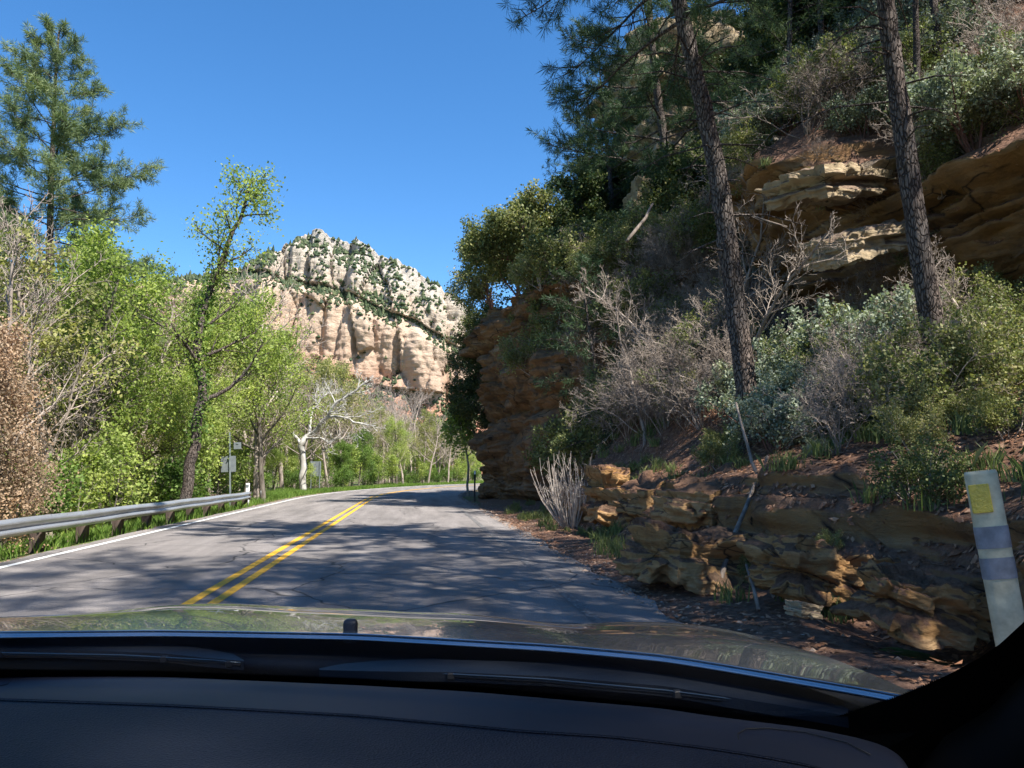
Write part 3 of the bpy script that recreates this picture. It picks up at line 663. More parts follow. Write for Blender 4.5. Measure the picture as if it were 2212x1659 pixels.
# ---- variants
print('T variants', time.time()-T0)
COT = [make_broadleaf(10+i, 11, M['leaf_green'], M['bark'], per=10, lsize=.08, spread=.27, r0=.17, n=[15, 7, 5, 3]) for i in range(4)]
DEEP = [make_broadleaf(20+i, 9, M['leaf_deep'], M['bark'], per=8, lsize=.11, spread=.27, r0=.13, n=[15, 7, 5, 3], t0=[.12, .2, .2, .2]) for i in range(2)]
SPARSE = [make_broadleaf(30+i, 11, M['leaf_olive'], M['bark_twig'], per=3, lsize=.1, spread=.2, r0=.15, n=[15, 7, 6, 5], trop=[.1, .5, .4, .2, 0]) for i in range(2)]
BARE = [make_broadleaf(40+i, 11, None, M['bark_twig'], per=0, r0=.15, rmin=.009, n=[14, 7, 6, 6], trop=[.1, .6, .5, .3, 0], len=[.45, .5, .5, .55]) for i in range(3)]
SAPL = [make_broadleaf(50+i, 4.5, M['leaf_green'], M['bark'], per=7, lsize=.11, spread=.2, r0=.05, n=[14, 5, 4], max=2, leaf=2, t0=[.15, .2, .2]) for i in range(2)]
BUSHG = [make_broadleaf(55+i, 2.2, M['leaf_deep'], M['bark'], per=9, lsize=.09, spread=.15, r0=.04, n=[16, 6, 4], max=2, leaf=2, t0=[.02, .1, .2], len=[.7, .5, .5], shape=lambda t: 1.1-.5*t) for i in range(2)]
def make_shrub(seed, Ht, stems, mat_leaf, mat_bark, per, lsize, spread, r0=.03, rmin=.004, spread_ang=.7, n=(6, 5, 4), mx=2, trop=.3, wig=.2, lenf=.5):
    t = Tree(seed); rr = t.r; C = base_cfg(seg=[5, 4, 3, 2], wig=[wig]*5, trop=[trop, trop*.7, .1, 0], sides=[4, 3, 3, 3], n=list(n)+[3], t0=[.25, .2, .2, .2], len=[lenf]*4, max=mx, leaf=mx, rmin=rmin, ang=[.7]*5, rf=.6)
    for i in range(stems):
        a = rr.uniform(0, 6.28); s_ = rr.uniform(.1, spread_ang); d = np.array([math.cos(a)*s_, math.sin(a)*s_, 1]); t.branch(np.array([math.cos(a)*.1*s_, math.sin(a)*.1*s_, -.05]), unit(d), Ht*rr.uniform(.7, 1.1), r0*rr.uniform(.6, 1), 0, C)
    lv = leaves(t.tips, per, spread, lsize, rr, 1.3) if per else None
    return t.mb.data('stems', mat_bark), (meshdata('foliage', lv[0], lv[1], mat_leaf, False) if lv else None)
MANZ = [make_shrub(60+i, 1.7, 9, M['leaf_manz'], M['bark_red'], 9, .055, .075, spread_ang=1.1) for i in range(3)]
OAKS = [make_shrub(70+i, 1.9, 9, M['leaf_oak'], M['bark_twig'], 8, .06, .1, spread_ang=.9) for i in range(3)]
DARKS = [make_shrub(80+i, 2.3, 10, M['leaf_dark'], M['bark'], 12, .075, .13, spread_ang=.9) for i in range(2)]
GREY = [make_shrub(90+i, 2.0, 12, None, M['bark_brush'], 0, 0, 0, r0=.018, rmin=.0035, n=(7, 6, 5), mx=3, spread_ang=.8, trop=.15, wig=.28) for i in range(3)]
GREYL = [make_shrub(95+i, 1.8, 10, M['leaf_oak'], M['bark_brush'], 2, .045, .08, r0=.018, rmin=.0045, n=(6, 6, 4), mx=3, spread_ang=.8, trop=.2, wig=.25) for i in range(2)]
EVER = [make_broadleaf(100+i, 7, M['leaf_dark'], M['bark'], per=12, lsize=.11, spread=.2, r0=.14, n=[18, 7, 5, 3], t0=[.1, .2, .2, .2], len=[.5, .5, .5, .5], shape=lambda t: 1.15-.7*t) for i in range(2)]
OAKT = [make_broadleaf(105+i, 4.6, M['leaf_oak'], M['bark_red'], per=9, lsize=.085, spread=.17, r0=.11, n=[13, 7, 6, 3], t0=[.12, .2, .2, .2], len=[.62, .5, .5, .5], trop=[.0, .2, .2, 0, 0], wig=[.2, .22, .22, .25, .2]) for i in range(2)]
PINE = [make_pine(110+i, 19, .26, .38, 4.2, 46, M['needle'], per=20, nl=.26, nw=.015, tuftn=1.35) for i in range(3)]
PHI = [make_pine(120+i, 20, .19, .50, 4.1, 50, M['needle'], per=9, nl=.26, nw=.024, tuftn=1.1) for i in range(2)]
print('T variants done', time.time()-T0)

# ------------------------------------------------------------------ left side
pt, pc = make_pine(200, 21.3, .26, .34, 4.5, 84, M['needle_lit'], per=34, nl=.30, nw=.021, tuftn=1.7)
p = atY(95, 900, 33); thing_plant('pine_tree', pt, pc, (p[0], 33, ground_z(p[0], 33)), 0.4, 1.0, 'tall ponderosa pine rising above the leafy trees at the left edge', 'tree')
p = atY(240, 900, 46); thing_plant('pine_tree', *PINE[1], (p[0], 44, ground_z(p[0], 44)), 2, (.85, .85, .76), 'lower dark green pine just right of the tall pine', 'tree')
p = atY(175, 900, 40); thing_plant('pine_tree', *PINE[2], (p[0], 40, ground_z(p[0], 40)), 1, (1.05, 1.05, .82), 'shorter pine standing directly below the tall pine crown', 'tree')

def custom_tree(name, limbs, Cc, mat_bark, label, cat, leafset=None, seed=1, sides=8, extra=None, lev=0, start_t=None):
    """limbs: list of (world points, r0, r1, childcount)"""
    base = np.array(limbs[0][0][0]); e = empty(name, tuple(base)); t = Tree(seed)
    for pts, r0, r1, k in limbs:
        P0 = [np.array(q)-base for q in pts]; pts2 = []
        for a, b in zip(P0[:-1], P0[1:]):
            for s_ in np.linspace(0, 1, 4)[:-1]: pts2.append(a*(1-s_)+b*s_+t.r.normal(0, r0*.22, 3)*(1 if len(pts2) else 0))
        pts2.append(P0[-1]); n = len(pts2)-1; rad = [r0+(r1-r0)*i/n for i in range(n+1)]
        dirs = [unit(pts2[min(i+1, n)]-pts2[max(i-1, 0)]) for i in range(n+1)]
        t.mb.tube(pts2, rad, sides, cap=False); C2 = dict(Cc); C2['n'] = [k]+Cc['n'][1:]
        L = sum(np.linalg.norm(b-a) for a, b in zip(pts2[:-1], pts2[1:])); t.kids(pts2, rad, dirs, Cc.get('L', L), 0, C2)
    obj('trunk', t.mb.data('trunk', mat_bark), e)
    if leafset:
        mat, per, sp, ls = leafset; lv = leaves(t.tips, per, sp, ls, t.r); obj('crown', meshdata('crown', lv[0], lv[1], mat, False), e)
    if extra: extra(e, t)
    tag(e, label, cat); return e
# leaning ivy clad tree behind the guard rail
def ivy(e, t):
    pts = [np.array(q)-np.array(lean_pts[0]) for q in lean_pts]; tips = []
    for a, b in zip(pts[1:-4], pts[2:-3]):
        for s_ in np.linspace(0, 1, 40): tips.append(a*(1-s_)+b*s_)
    lv = leaves(tips, 12, .16, .08, t.r); obj('ivy', meshdata('ivy', lv[0], lv[1], M['leaf_deep'], False), e)
YL = 28.0
lean_pts = [atY(398, 1090, YL), atY(418, 960, YL), atY(440, 860, YL), atY(428, 760, YL+.4), atY(440, 680, YL+.6), atY(470, 590, YL+.8), atY(505, 500, YL+.8), atY(528, 440, YL+.9), atY(545, 385, YL+1)]
Cl = base_cfg(n=[26, 6, 5, 3], t0=[.22, .2, .2, .2], len=[.27, .5, .5, .5], trop=[.1, .2, .2, 0, 0], L=9.0, shape=lambda t: 1.25-.95*t)
custom_tree('leaning_tree', [(lean_pts, .2, .04, 19)], Cl, M['bark_pine'], 'leaning broadleaf tree with ivy-wrapped trunk rising against the sky behind the guard rail', 'tree', (M['leaf_green'], 3, .22, .075), 5, extra=ivy)
# big low limbs of that tree to the left as another tree
Cb = base_cfg(n=[10, 6, 5, 5], t0=[.3, .2, .2, .2], len=[.5, .5, .5, .5], trop=[.3, .4, .3, .2, 0], L=5.0, rmin=.012)
YS = 56.0
S = lambda x, y, o=0: atY(x, y, YS+o)
custom_tree('sycamore_tree', [([S(655, 1066), S(654, 1010), S(651, 962), S(660, 945)], .25, .2, 0),
    ([S(660, 948), S(673, 938), S(705, 902, -1), S(729, 870, -1.5), S(769, 842, -2), S(792, 822, -2)], .17, .05, 9),
    ([S(705, 903, -1), S(728, 900, -1.5), S(749, 903, -2), S(769, 914, -2), S(812, 920, -3)], .10, .035, 6),
    ([S(668, 942), S(673, 894, 1), S(693, 862, 1.5), S(713, 846, 2)], .10, .035, 7),
    ([S(651, 962), S(630, 930, 1), S(617, 870, 2), S(622, 800, 2)], .12, .035, 9),
    ([S(660, 948), S(690, 946, -1), S(712, 956, -1), S(735, 945, -2)], .09, .03, 5)],
    Cb, M['bark_white'], 'bare white-barked sycamore with crooked bright limbs at the outside of the bend', 'tree', None, 8)

U_ = random.uniform
SKX = [-300, 0, 150, 330, 400, 430, 560, 600, 640, 700, 760, 850, 960, 1010]; SKY = [470, 480, 505, 515, 540, 575, 590, 610, 680, 740, 775, 810, 885, 925]
def scatter_left(n, zone, sets, label, cat, group, name, smin=.8, smax=1.15, mind=2.0, ht=11, lim=None, k0=.72, k1=1.0):
    placed = []; tries = 0
    while len(placed) < n and tries < 6000:
        tries += 1; x, y = zone()
        if any((x-a)**2+(y-b)**2 < mind**2 for a, b in placed): continue
        ro = road_off(x, y)
        if -8.2 < ro < 3.2: continue
        g = ground_z(x, y); s = U_(smin, smax)
        if y > 4:
            dx = 895+x/y*FPX
            if dx > 1040 or (585 < dx < 850 and y < 60): continue
            top = (1018-np.interp(dx, SKX, SKY))/FPX*y+H; m = (top-g)/ht
            if lim and m < smin*.75: continue
            if lim: s = min(s, m*U_(k0, k1))
        placed.append((x, y)); st = random.choice(sets)
        thing_plant(name, *st, (x, y, g-.05), U_(0, 6.28), s, label, cat, group, lean=(R(U_(-4, 4)), R(U_(-4, 4))))
    return placed
scatter_left(30, lambda: (U_(-26, -9), U_(14, 46)), COT, 'fresh green leafy tree in the creekside wood behind the guard rail', 'tree', 'green trees behind the guard rail', 'broadleaf_tree', .6, 1.3, 2.2, 11.6, 1)
scatter_left(14, lambda: (U_(-40, -20), U_(28, 62)), COT, 'tall fresh green tree at the back of the creekside wood', 'tree', 'green trees at the back of the left wood', 'broadleaf_tree', .9, 1.6, 3.2, 11.6, 1, .85, 1.02)
scatter_left(30, lambda: (U_(-24, -9), U_(14, 54)), BARE, 'leafless grey tree among the green ones behind the guard rail', 'tree', 'bare trees behind the guard rail', 'bare_tree', .6, 1.3, 2.0, 11.6, 1)
scatter_left(18, lambda: (U_(-24, -9), U_(14, 54)), SPARSE, 'thin tree with sparse olive buds behind the guard rail', 'tree', 'budding trees behind the guard rail', 'broadleaf_tree', .6, 1.0, 2.2, 11.6, 1)
scatter_left(38, lambda: (U_(-14, -8.3), U_(8, 46)), SAPL+BUSHG, 'small leafy sapling growing close behind the guard rail', 'sapling', 'saplings behind the guard rail', 'sapling', .6, 1.0, 1.0)
def zone_bend():
    s = U_(46, 125); o = -U_(8.6, 26); p_ = road_pt(s, o); return p_[0], p_[1]
scatter_left(60, zone_bend, BARE, 'leafless pale grey tree in the wood around the outside of the bend', 'tree', 'bare trees beyond the bend', 'bare_tree', .7, 1.4, 1.8, 11.6, 1, .8, 1.05)
scatter_left(46, zone_bend, SPARSE, 'olive budding tree in the wood around the outside of the bend', 'tree', 'budding trees beyond the bend', 'broadleaf_tree', .6, 1.4, 1.8, 11.6, 1, .7, 1.0)
scatter_left(46, zone_bend, DEEP+COT, 'short green leafy tree low in the wood around the outside of the bend', 'tree', 'green trees beyond the bend', 'broadleaf_tree', .35, .6, 1.8, 11, 1, .5, .75)
def zone_verge():
    s = U_(50, 115); o = -U_(8.4, 13); p_ = road_pt(s, o); return p_[0], p_[1]
scatter_left(44, zone_verge, SAPL+BUSHG, 'low bright green bush on the verge outside the bend', 'bush', 'bushes on the verge outside the bend', 'green_bush', .4, .85, 1.2)
def zone_back():
    return U_(-60, 40), U_(110, 190)
scatter_left(40, zone_back, SPARSE+BARE+COT, 'distant tree on the valley floor below the mountain', 'tree', 'distant trees below the mountain', 'broadleaf_tree', .6, 1.2, 4, 11.6, 1, .7, 1)
def zone_wall(): return U_(-95, -38), U_(50, 130)
scatter_left(40, zone_wall, SPARSE+EVER+BARE, 'small tree on the tan slope far behind the left wood', 'tree', 'trees on the far left slope', 'broadleaf_tree', .4, .9, 4)
# dry brown leaved bush at the far left
bt = make_broadleaf(130, 6.5, M['leaf_tan'], M['bark'], per=26, lsize=.042, spread=.22, r0=.1, n=[14, 7, 5, 3], t0=[.1, .2, .2, .2])
p = atY(20, 900, 17); thing_plant('broadleaf_tree', *bt, (p[0]-.4, 17, -1.7), 0, .9, 'small tree with dry tan leaves at the left edge above the guard rail', 'tree')
p = atY(60, 700, 26); thing_plant('bare_tree', *BARE[0], (p[0], 26, -1.7), 1, 1.02, 'tall leafless grey tree under the pine at the left edge', 'tree')
p = atY(-10, 700, 24); thing_plant('bare_tree', *BARE[1], (p[0], 24, -1.7), 4, 1.0, 'leafless tree cut off by the left edge of the view', 'tree')
p = atY(572, 1000, 41); thing_plant('broadleaf_tree', *COT[2], (p[0], 41, -1.2), 3, .98, 'bright green leafy tree in front of the mountain right of the leaning tree', 'tree')
p = atY(555, 1000, 42); thing_plant('bare_tree', *BARE[2], (p[0], 42, -1), 3, 1.25, 'bare pale tree whose twigs rise beside the leaning tree top', 'tree')
p = atY(612, 1000, 60); thing_plant('bare_tree', *BARE[0], (p[0], 60, -.4), 5, 1.1, 'bare white-limbed tree left of the sycamore', 'tree')

# ------------------------------------------------------------------ guard rail
def guard_rail():
    e = empty('guard_rail', (-6.85, 20, 0)); tag(e, 'long weathered steel guard rail on dark wooden posts along the left road edge', 'guard rail')
    prof = [(.0, .155), (.012, .150), (.03, .135), (.075, .105), (.083, .08), (.075, .055), (.03, .022), (.02, .0), (.03, -.022), (.075, -.055), (.083, -.08), (.075, -.105), (.03, -.135), (.012, -.150), (.0, -.155)]
    prof = prof+[(x-.004, z) for x, z in prof[::-1]]
    ysr = list(np.arange(2, 36.2, .7)); V = []
    for y in ysr:
        fx = -.0 - (max(0, y-33)**2)*.02; zt = .60-.0025*(y-8)+.006*math.sin(y*1.3)
        for x, z in prof: V.append((x+fx+.006*math.sin(y*.9), y-20, zt-.155+z))
    n = len(prof); F = []
    for i in range(len(ysr)-1):
        for j in range(n): F.append((i*n+j, (i+1)*n+j, (i+1)*n+(j+1) % n, i*n+(j+1) % n))
    F += [tuple(range(n)), tuple(range((len(ysr)-1)*n, len(ysr)*n))[::-1]]
    m, nt, out = newmat('galvanised'); N = NT(nt); f = N.noise(N.pos((1, .3, 2)), 3, 6, .7)
    c = N.ramp(f, [(.3, (.30, .31, .32)), (.6, (.52, .53, .54)), (.8, (.62, .62, .61))]); rr = N.ramp(f, [(.3, .6), (.7, .42)]); N.principled(out, c, rr, N.bump(N.noise(N.pos(), 9, 4), .25, .01), .75, .5)
    build('beam', V, F, m, e)
    mw = barkmat('post_wood', (.05, .035, .03), (.13, .095, .08), 9, .2)
    pm_ = MB().box((0, 0, .05), (.2, .24, .92), bev=.012).data('post', mw, False); bm_ = MB().box((0, 0, 0), (.14, .16, .34), bev=.01).data('spacer', mw, False)
    bolt = MB().tube([(0, 0, 0), (.02, 0, 0)], .02, 8).data('bolt', m)
    y = 3.8
    while y < 36:
        zt = .60-.0025*(y-8); po = obj('post', pm_, e, (-.26, y-20, -.0)); bo = obj('spacer', bm_, po, (.17, 0, zt-.17)); y += 2.1
        obj('bolt', bolt, bo, (.09, 0, 0.01)) if False else None
    for j in range(9):
        sp = MB(); yy = 3.8+j*4.2
        sp.box((.006, yy-20+.0, .60-.0025*(yy-8)-.155), (.012, .03, .3)); 
        sp.build('splice_plate', m, e)
    return e
guard_rail()

# ------------------------------------------------------------------ signs and posts
mgal = simple('sign_back', (.20, .22, .23), .55, .3, .4, 6, .1, .2); mpole = simple('pole_steel', (.33, .36, .38), .45, .6, .5, 5, .2)
mwhite = simple('white_plastic', (.82, .82, .80), .5, 0, .4, 7, .1, .1); mdark = simple('dark_post', (.05, .045, .04), .8, 0, .3, 7, .1)
def sign(label, base, ht, plates, legs, lean=0):
    e = empty('road_sign', tuple(base), (0, R(lean), 0)); tag(e, label, 'sign')
    for lx in legs:
        mb = MB(); mb.box((lx, 0, ht/2), (.06, .035, ht)); mb.box((lx-.022, .016, ht/2), (.012, .03, ht-.02)); mb.box((lx+.022, .016, ht/2), (.012, .03, ht-.02)); mb.build('pole', mpole, e, False)
    for (cx, cz, w, h, yo) in plates:
        mb = MB(); mb.box((cx, .05+yo, cz), (w, .006, h)); mb.build('plate', mgal, e, False)
        mb = MB(); mb.box((cx, .035+yo, cz+h*.36), (.09, .02, .05)); mb.build('bracket', mpole, e, False)
p = atY(499, 1066, 34.6); p[2] = -.3
sign('back of a grey sign on one steel pole behind the guard rail', p, 3.35, [(-.07, 2.0, .60, .66, 0), (.3, 2.75, .3, .28, 0)], [0], -2.5)
p = atY(680, 1058, 62); p[2] = -.15
sign('large grey sign back on two legs on the verge outside the bend', p, 2.3, [(0, 1.72, .82, 1.12, 0)], [-.3, .34], 0)
def delineator(label, x, y, z0, h, w, cap):
    e = empty('road_marker', (x, y, z0)); tag(e, label, 'marker post')
    MB().box((0, 0, h/2), (w, w*.6, h), bev=w*.15).build('post', mwhite if cap == 0 else mdark, e, False)
    if cap: MB().box((0, -w*.35, h-.09), (w*1.05, .02, .16)).build('reflector', mwhite, e, False)
    else: MB().box((0, -w*.32, h-.12), (w*.7, .012, .12)).build('reflector', mgal, e, False)
p = atY(535, 1050, 36.4); delineator('small white marker post behind the end of the guard rail', p[0], 36.4, -.25, 1.12, .17, 0)
p = atY(1023, 1040, 38); delineator('slim dark marker with small white reflector at the foot of the cliff', p[0]-.02, 37, 0, 1.42, .08, 1)
def guide_post():
    x, y = 3.57, 4.45; e = empty('guide_post', (x, y, .05), (R(2), R(-6.5), R(-30))); tag(e, 'cream roadside guide post with yellow reflector and two grey bands', 'guide post')
    mc = simple('cream_plastic', (.62, .54, .36), .6, 0, .3, 9, .3, .28); mg = simple('grey_sheeting', (.25, .25, .27), .5, .1, .4, 12, .15, .3); my = simple('yellow_reflector', (.62, .46, .06), .3, 0, .6, 60, .4, .2)
    mb = MB(); w, d, h = .18, .1, 1.36; n = 20; V = []
    zs_ = [0, .3, .7, 1.1, h-.02, h]
    for i, z in enumerate(zs_):
        k = .93 if i == len(zs_)-1 else 1
        for j in range(n):
            a = 2*math.pi*j/n; V.append((w/2*k*np.sign(math.cos(a))*abs(math.cos(a))**.6, d/2*k*np.sign(math.sin(a))*abs(math.sin(a))**.6, z))
    F = [(i*n+j, i*n+(j+1) % n, (i+1)*n+(j+1) % n, (i+1)*n+j) for i in range(len(zs_)-1) for j in range(n)]+[tuple(range((len(zs_)-1)*n, len(zs_)*n))]
    mb.add(V, F); mb.build('post', mc, e)
    def band(z0, z1):
        V = []
        for z in (z0, z1):
            for j in range(n):
                a = 2*math.pi*j/n; V.append(((w/2+.003)*np.sign(math.cos(a))*abs(math.cos(a))**.6, (d/2+.003)*np.sign(math.sin(a))*abs(math.sin(a))**.6, z))
        build('grey_band', V, [(j, (j+1) % n, n+(j+1) % n, n+j) for j in range(n)], mg, e)
    band(.90, 1.03); band(.72, .845)
    MB().box((-.03, -d/2-.004, 1.2), (.11, .012, .17), bev=.004).build('reflector', my, e, False)
guide_post()

print('T right', time.time()-T0)
# ------------------------------------------------------------------ right side pines
def big_pine(label, bx, by, tx, ty, Y, Ht, r0, crown0, blen, nbr, seed, per=16, mat='needle', **k):
    b = atY(bx, by, Y); t_ = atY(tx, ty, Y); lean = (t_[0]-b[0])/(t_[2]-b[2]); z = any_drop(b[0], Y); b[0] += lean*(z-b[2]); 
    me = make_pine(seed, Ht, r0, crown0, blen, nbr, M[mat], per=per, lean=lean, **k)
    return thing_plant('pine_tree', *me, (b[0], Y, z-.15), 0, 1, label, 'tree')
big_pine('large ponderosa pine trunk rising in front of the ochre cliff nearest the road', 1618, 880, 1500, 0, 13.2, 19, .20, .40, 3.4, 60, 301, per=52, nl=.26, nw=.010, tuftn=1.5, dead=.8)
big_pine('second large pine trunk leaning left in front of the ochre overhang', 2052, 900, 1890, 0, 10.4, 18, .165, .48, 3.6, 50, 302, per=52, nl=.26, nw=.009, tuftn=1.5, dead=.8)
big_pine('slimmer pine with long drooping dark boughs left of the large trunks', 1470, 560, 1408, 80, 28, 17, .2, .10, 4.8, 60, 303, per=34, nl=.28, nw=.017, tuftn=1.5, bow=-.12)
big_pine('young pine tucked against the shaded cliff behind the grey brush', 1290, 800, 1260, 560, 24, 6.5, .09, .15, 1.9, 34, 304, per=18, nl=.22, nw=.016, tuftn=1.6)
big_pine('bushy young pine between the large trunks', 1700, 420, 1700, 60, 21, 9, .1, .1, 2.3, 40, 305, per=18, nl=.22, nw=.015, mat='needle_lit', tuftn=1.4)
big_pine('dense dark pine on top of the roadside cliff against the sky', 1330, 560, 1330, 200, 36, 12, .16, .05, 3.6, 60, 306, per=14, nl=.26, nw=.026, tuftn=1.3)
big_pine('dark conifer on the cliff edge nearest the open sky', 1245, 590, 1240, 330, 38, 9, .14, .05, 2.9, 46, 307, per=14, nl=.24, nw=.026, tuftn=1.4)

def on_hill(name, st, x, y, sc, label, cat, group=None, dz=-.08, rz=None, **k):
    return thing_plant(name, *st, (x, y, any_drop(x, y)+dz), U_(0, 6.28) if rz is None else rz, sc, label, cat, group, **k)
def scatter_hill(n, zone, sets, label, cat, group, name, smin, smax, mind, flatmin=.0, zmin=-9, tn='trunk', cn='crown'):
    pl = []; tr = 0
    while len(pl) < n and tr < 4000:
        tr += 1; x, y = zone()
        if any((x-a)**2+(y-b)**2 < mind**2 for a, b in pl): continue
        z, nn = hill_hit(x, y)
        if z is None or z < zmin or (nn is not None and abs(nn.z) < flatmin): continue
        pl.append((x, y)); on_hill(name, random.choice(sets), x, y, U_(smin, smax), label, cat, group, tn=tn, cn=cn)
up_zone = lambda: (lambda y: (U_(9.2+max(0, 16-y)*.5, min(.95*y, 16)), y))(U_(13, 26))
SH = dict(tn='stems', cn='foliage')
scatter_hill(30, up_zone, GREY, 'leafless brown brush mixed among the manzanitas above the ochre cliff', 'shrub', 'brown brush above the ochre cliff', 'bare_shrub', .6, 1.2, .9, **SH)
scatter_hill(16, up_zone, OAKS+GREYL, 'yellowish scrub oak mixed among the manzanitas above the ochre cliff', 'shrub', 'scrub oaks above the ochre cliff', 'oak_shrub', .5, 1.0, 1.1, **SH)
def any_ray(dx, dy):
    d = Vector(ray(dx, dy)).normalized(); hs_ = [b.ray_cast(Vector(C0), d) for b in (hill_bvh, prom_bvh)]; hs_ = [h for h in hs_ if h[0] is not None]
    return min(hs_, key=lambda h: h[3]) if hs_ else None
def cover(n, x0, x1, y0, y1, sets, label, cat, group, name, smin, smax, sky=None):
    for i in range(n):
        dx, dy = U_(x0, x1), U_(y0, y1); h = any_ray(dx, dy)
        if h is None or h[3] > 48: continue
        p = h[0]+Vector((.12, .1, -.12)); thing_plant(name, *random.choice(sets), tuple(p), U_(0, 6.28), U_(smin, smax), label, cat, group, **SH)
cover(46, 1240, 1600, 560, 850, GREY, 'bare twiggy brush growing up the rock right of the roadside cliff', 'shrub', 'brush on the rock right of the roadside cliff', 'bare_shrub', .7, 1.2)
cover(26, 1210, 1600, 500, 760, GREYL+OAKS, 'leafy scrub growing up the rock right of the roadside cliff', 'shrub', 'leafy scrub right of the roadside cliff', 'oak_shrub', .6, 1.1)
cover(16, 1060, 1260, 560, 660, OAKS+DARKS[:1], 'bushy scrub along the top edge of the roadside cliff', 'shrub', 'scrub along the top of the roadside cliff', 'oak_shrub', .7, 1.2)
cover(9, 1640, 2200, 330, 640, GREYL+GREY, 'thin dry shrub rooted in the ledges of the ochre cliff', 'shrub', 'dry shrubs in the ochre cliff', 'bare_shrub', .35, .7)
BRB = [make_broadleaf(150+i, 6, None, M['bark_brush'], per=0, r0=.07, rmin=.006, n=[14, 7, 6, 5], trop=[.1, .6, .5, .3, 0], wig=[.14, .16, .22, .22, .2]) for i in range(2)]
for i, (dx, Y, s) in enumerate(((1500, 17.5, .75), (1545, 19, .9), (1440, 21, .8), (1390, 18.5, .7), (1590, 15.2, .75), (1990, 12.5, .4), (2120, 11.5, .45), (1340, 24, .9))):
    p = atY(dx, 800, Y); thing_plant('bare_tree', *BRB[i % 2], (p[0], Y, any_drop(p[0], Y)-.1), i*1.3, s, 'thin crooked bare sapling among the brush around the big pines', 'tree', 'bare saplings around the big pines')
scatter_hill(9, lambda: (lambda y: (U_(.68*y, .9*y), y))(U_(15, 21)), PHI+PINE, 'slim dark pine standing just above the ochre cliff at the upper right', 'tree', 'slim pines above the ochre cliff', 'pine_tree', .42, .62, 1.5)
# forest on the upper slope
scatter_hill(30, lambda: (lambda y: (U_(max(13.5, .50*y), .95*y), y))(U_(17, 38)), PINE+PHI, 'dark pine in the shady forest along the top right hillside', 'tree', 'pines in the top right forest', 'pine_tree', .6, .9, 2.6)
scatter_hill(34, lambda: (lambda y: (U_(max(14.5, .5*y), .98*y), y))(U_(18, 40)), EVER, 'dark bushy evergreen in the shady forest along the top right hillside', 'tree', 'evergreens in the top right forest', 'evergreen_tree', .6, .95, 2.0)
scatter_hill(6, lambda: (lambda y: (U_(.36*y, .5*y), y))(U_(48, 60)), EVER, 'dark evergreen near the skyline above the rock outcrops', 'tree', 'evergreens on the skyline', 'evergreen_tree', .5, .8, 2.5)
scatter_hill(6, lambda: (lambda y: (U_(.20*y, .30*y), y))(U_(34, 48)), EVER, 'dark evergreen on the slope behind the drooping pine', 'tree', 'evergreens behind the drooping pine', 'evergreen_tree', .55, .8, 2.0)
# off-frame pines on the bank beside the car that cast the road shadows
for i, (x, y) in enumerate([(7.3, 6.2), (9.4, 4.2), (6.6, 2.6), (10.5, -2.5), (5.6, -1.0), (7.0, -9), (8.2, .4), (5.6, 4.2), (5.0, -3.0), (5.2, .4), (5.3, -6.5)]):
    on_hill('pine_tree', PHI[i % 2], x, y, U_(.8, 1.0) if i < 8 else 1.3, 'pine beside the car on the near bank right of the road', 'tree', 'near pines beyond the right edge', dz=-.2)
for x, y, s_ in ((6.2, 5.4, 1.0), (5.6, 3.6, .95), (8.8, 2.6, 1.1), (5.3, 1.0, .9)):
    on_hill('bare_tree', random.choice(BARE), x, y, s_, 'bare tree beside the car on the near bank right of the road', 'tree', 'near bare trees beyond the right edge', dz=-.15)
# shrubs
SH = dict(tn='stems', cn='foliage')
for dx, Y, s in ((1760, 13.6, .95), (1860, 13.0, 1.05), (1940, 12.6, .95), (1690, 14.4, .8)):
    p = atY(dx, 800, Y); on_hill('manzanita_shrub', random.choice(MANZ), p[0], Y, s, {1760: 'round grey-green manzanita right of the big pine trunk', 1860: 'tallest grey-green manzanita in front of the ochre cliff', 1940: 'grey-green manzanita beside the second pine trunk', 1690: 'small manzanita at the foot of the first pine trunk'}[dx], 'shrub', **SH)
scatter_hill(26, lambda: (lambda y: (U_(9.2+max(0, 16-y)*.5, min(.95*y, 15)), y))(U_(13, 24)), MANZ, 'grey-green manzanita on the sunny slope above the ochre cliff', 'shrub', 'manzanitas above the ochre cliff', 'manzanita_shrub', .65, 1.15, .75, **SH)
scatter_hill(56, lambda: (lambda y: (U_(.22*y+.7, .42*y), y))(U_(15.5, 26)), GREY, 'leafless grey thicket shrub on the slope between cliff and big pine', 'shrub', 'grey brush between cliff and big pine', 'bare_shrub', .65, 1.15, .7, zmin=2.3, **SH)
scatter_hill(34, lambda: (lambda y: (U_(.22*y+.4, .45*y), y))(U_(17, 29)), GREYL, 'grey twiggy shrub with yellowish leaves on the slope between cliff and big pine', 'shrub', 'budding brush between cliff and big pine', 'budding_shrub', .7, 1.15, 1.0, zmin=2.5, **SH)
scatter_hill(70, lambda: (lambda y: (U_(.19*y, .46*y), y))(U_(24, 44)), OAKS+GREYL+DARKS[:1], 'small leafy scrub oak on the steep slope above the grey brush', 'shrub', 'scrub oaks above the grey brush', 'oak_shrub', .7, 1.2, .9, **SH)
scatter_hill(18, lambda: (lambda y: (U_(.56*y, .80*y), y))(U_(9, 14)), GREY+GREYL, 'tangled grey brush on the slope at the right edge', 'shrub', 'grey brush at the right edge', 'bare_shrub', .55, .9, .8, **SH)
scatter_hill(16, lambda: (lambda y: (U_(.58*y, .82*y), y))(U_(7, 12.5)), DARKS+OAKS, 'dark green bush on the shaded slope behind the guide post', 'bush', 'dark bushes behind the guide post', 'dark_bush', .22, .42, .8, **SH)
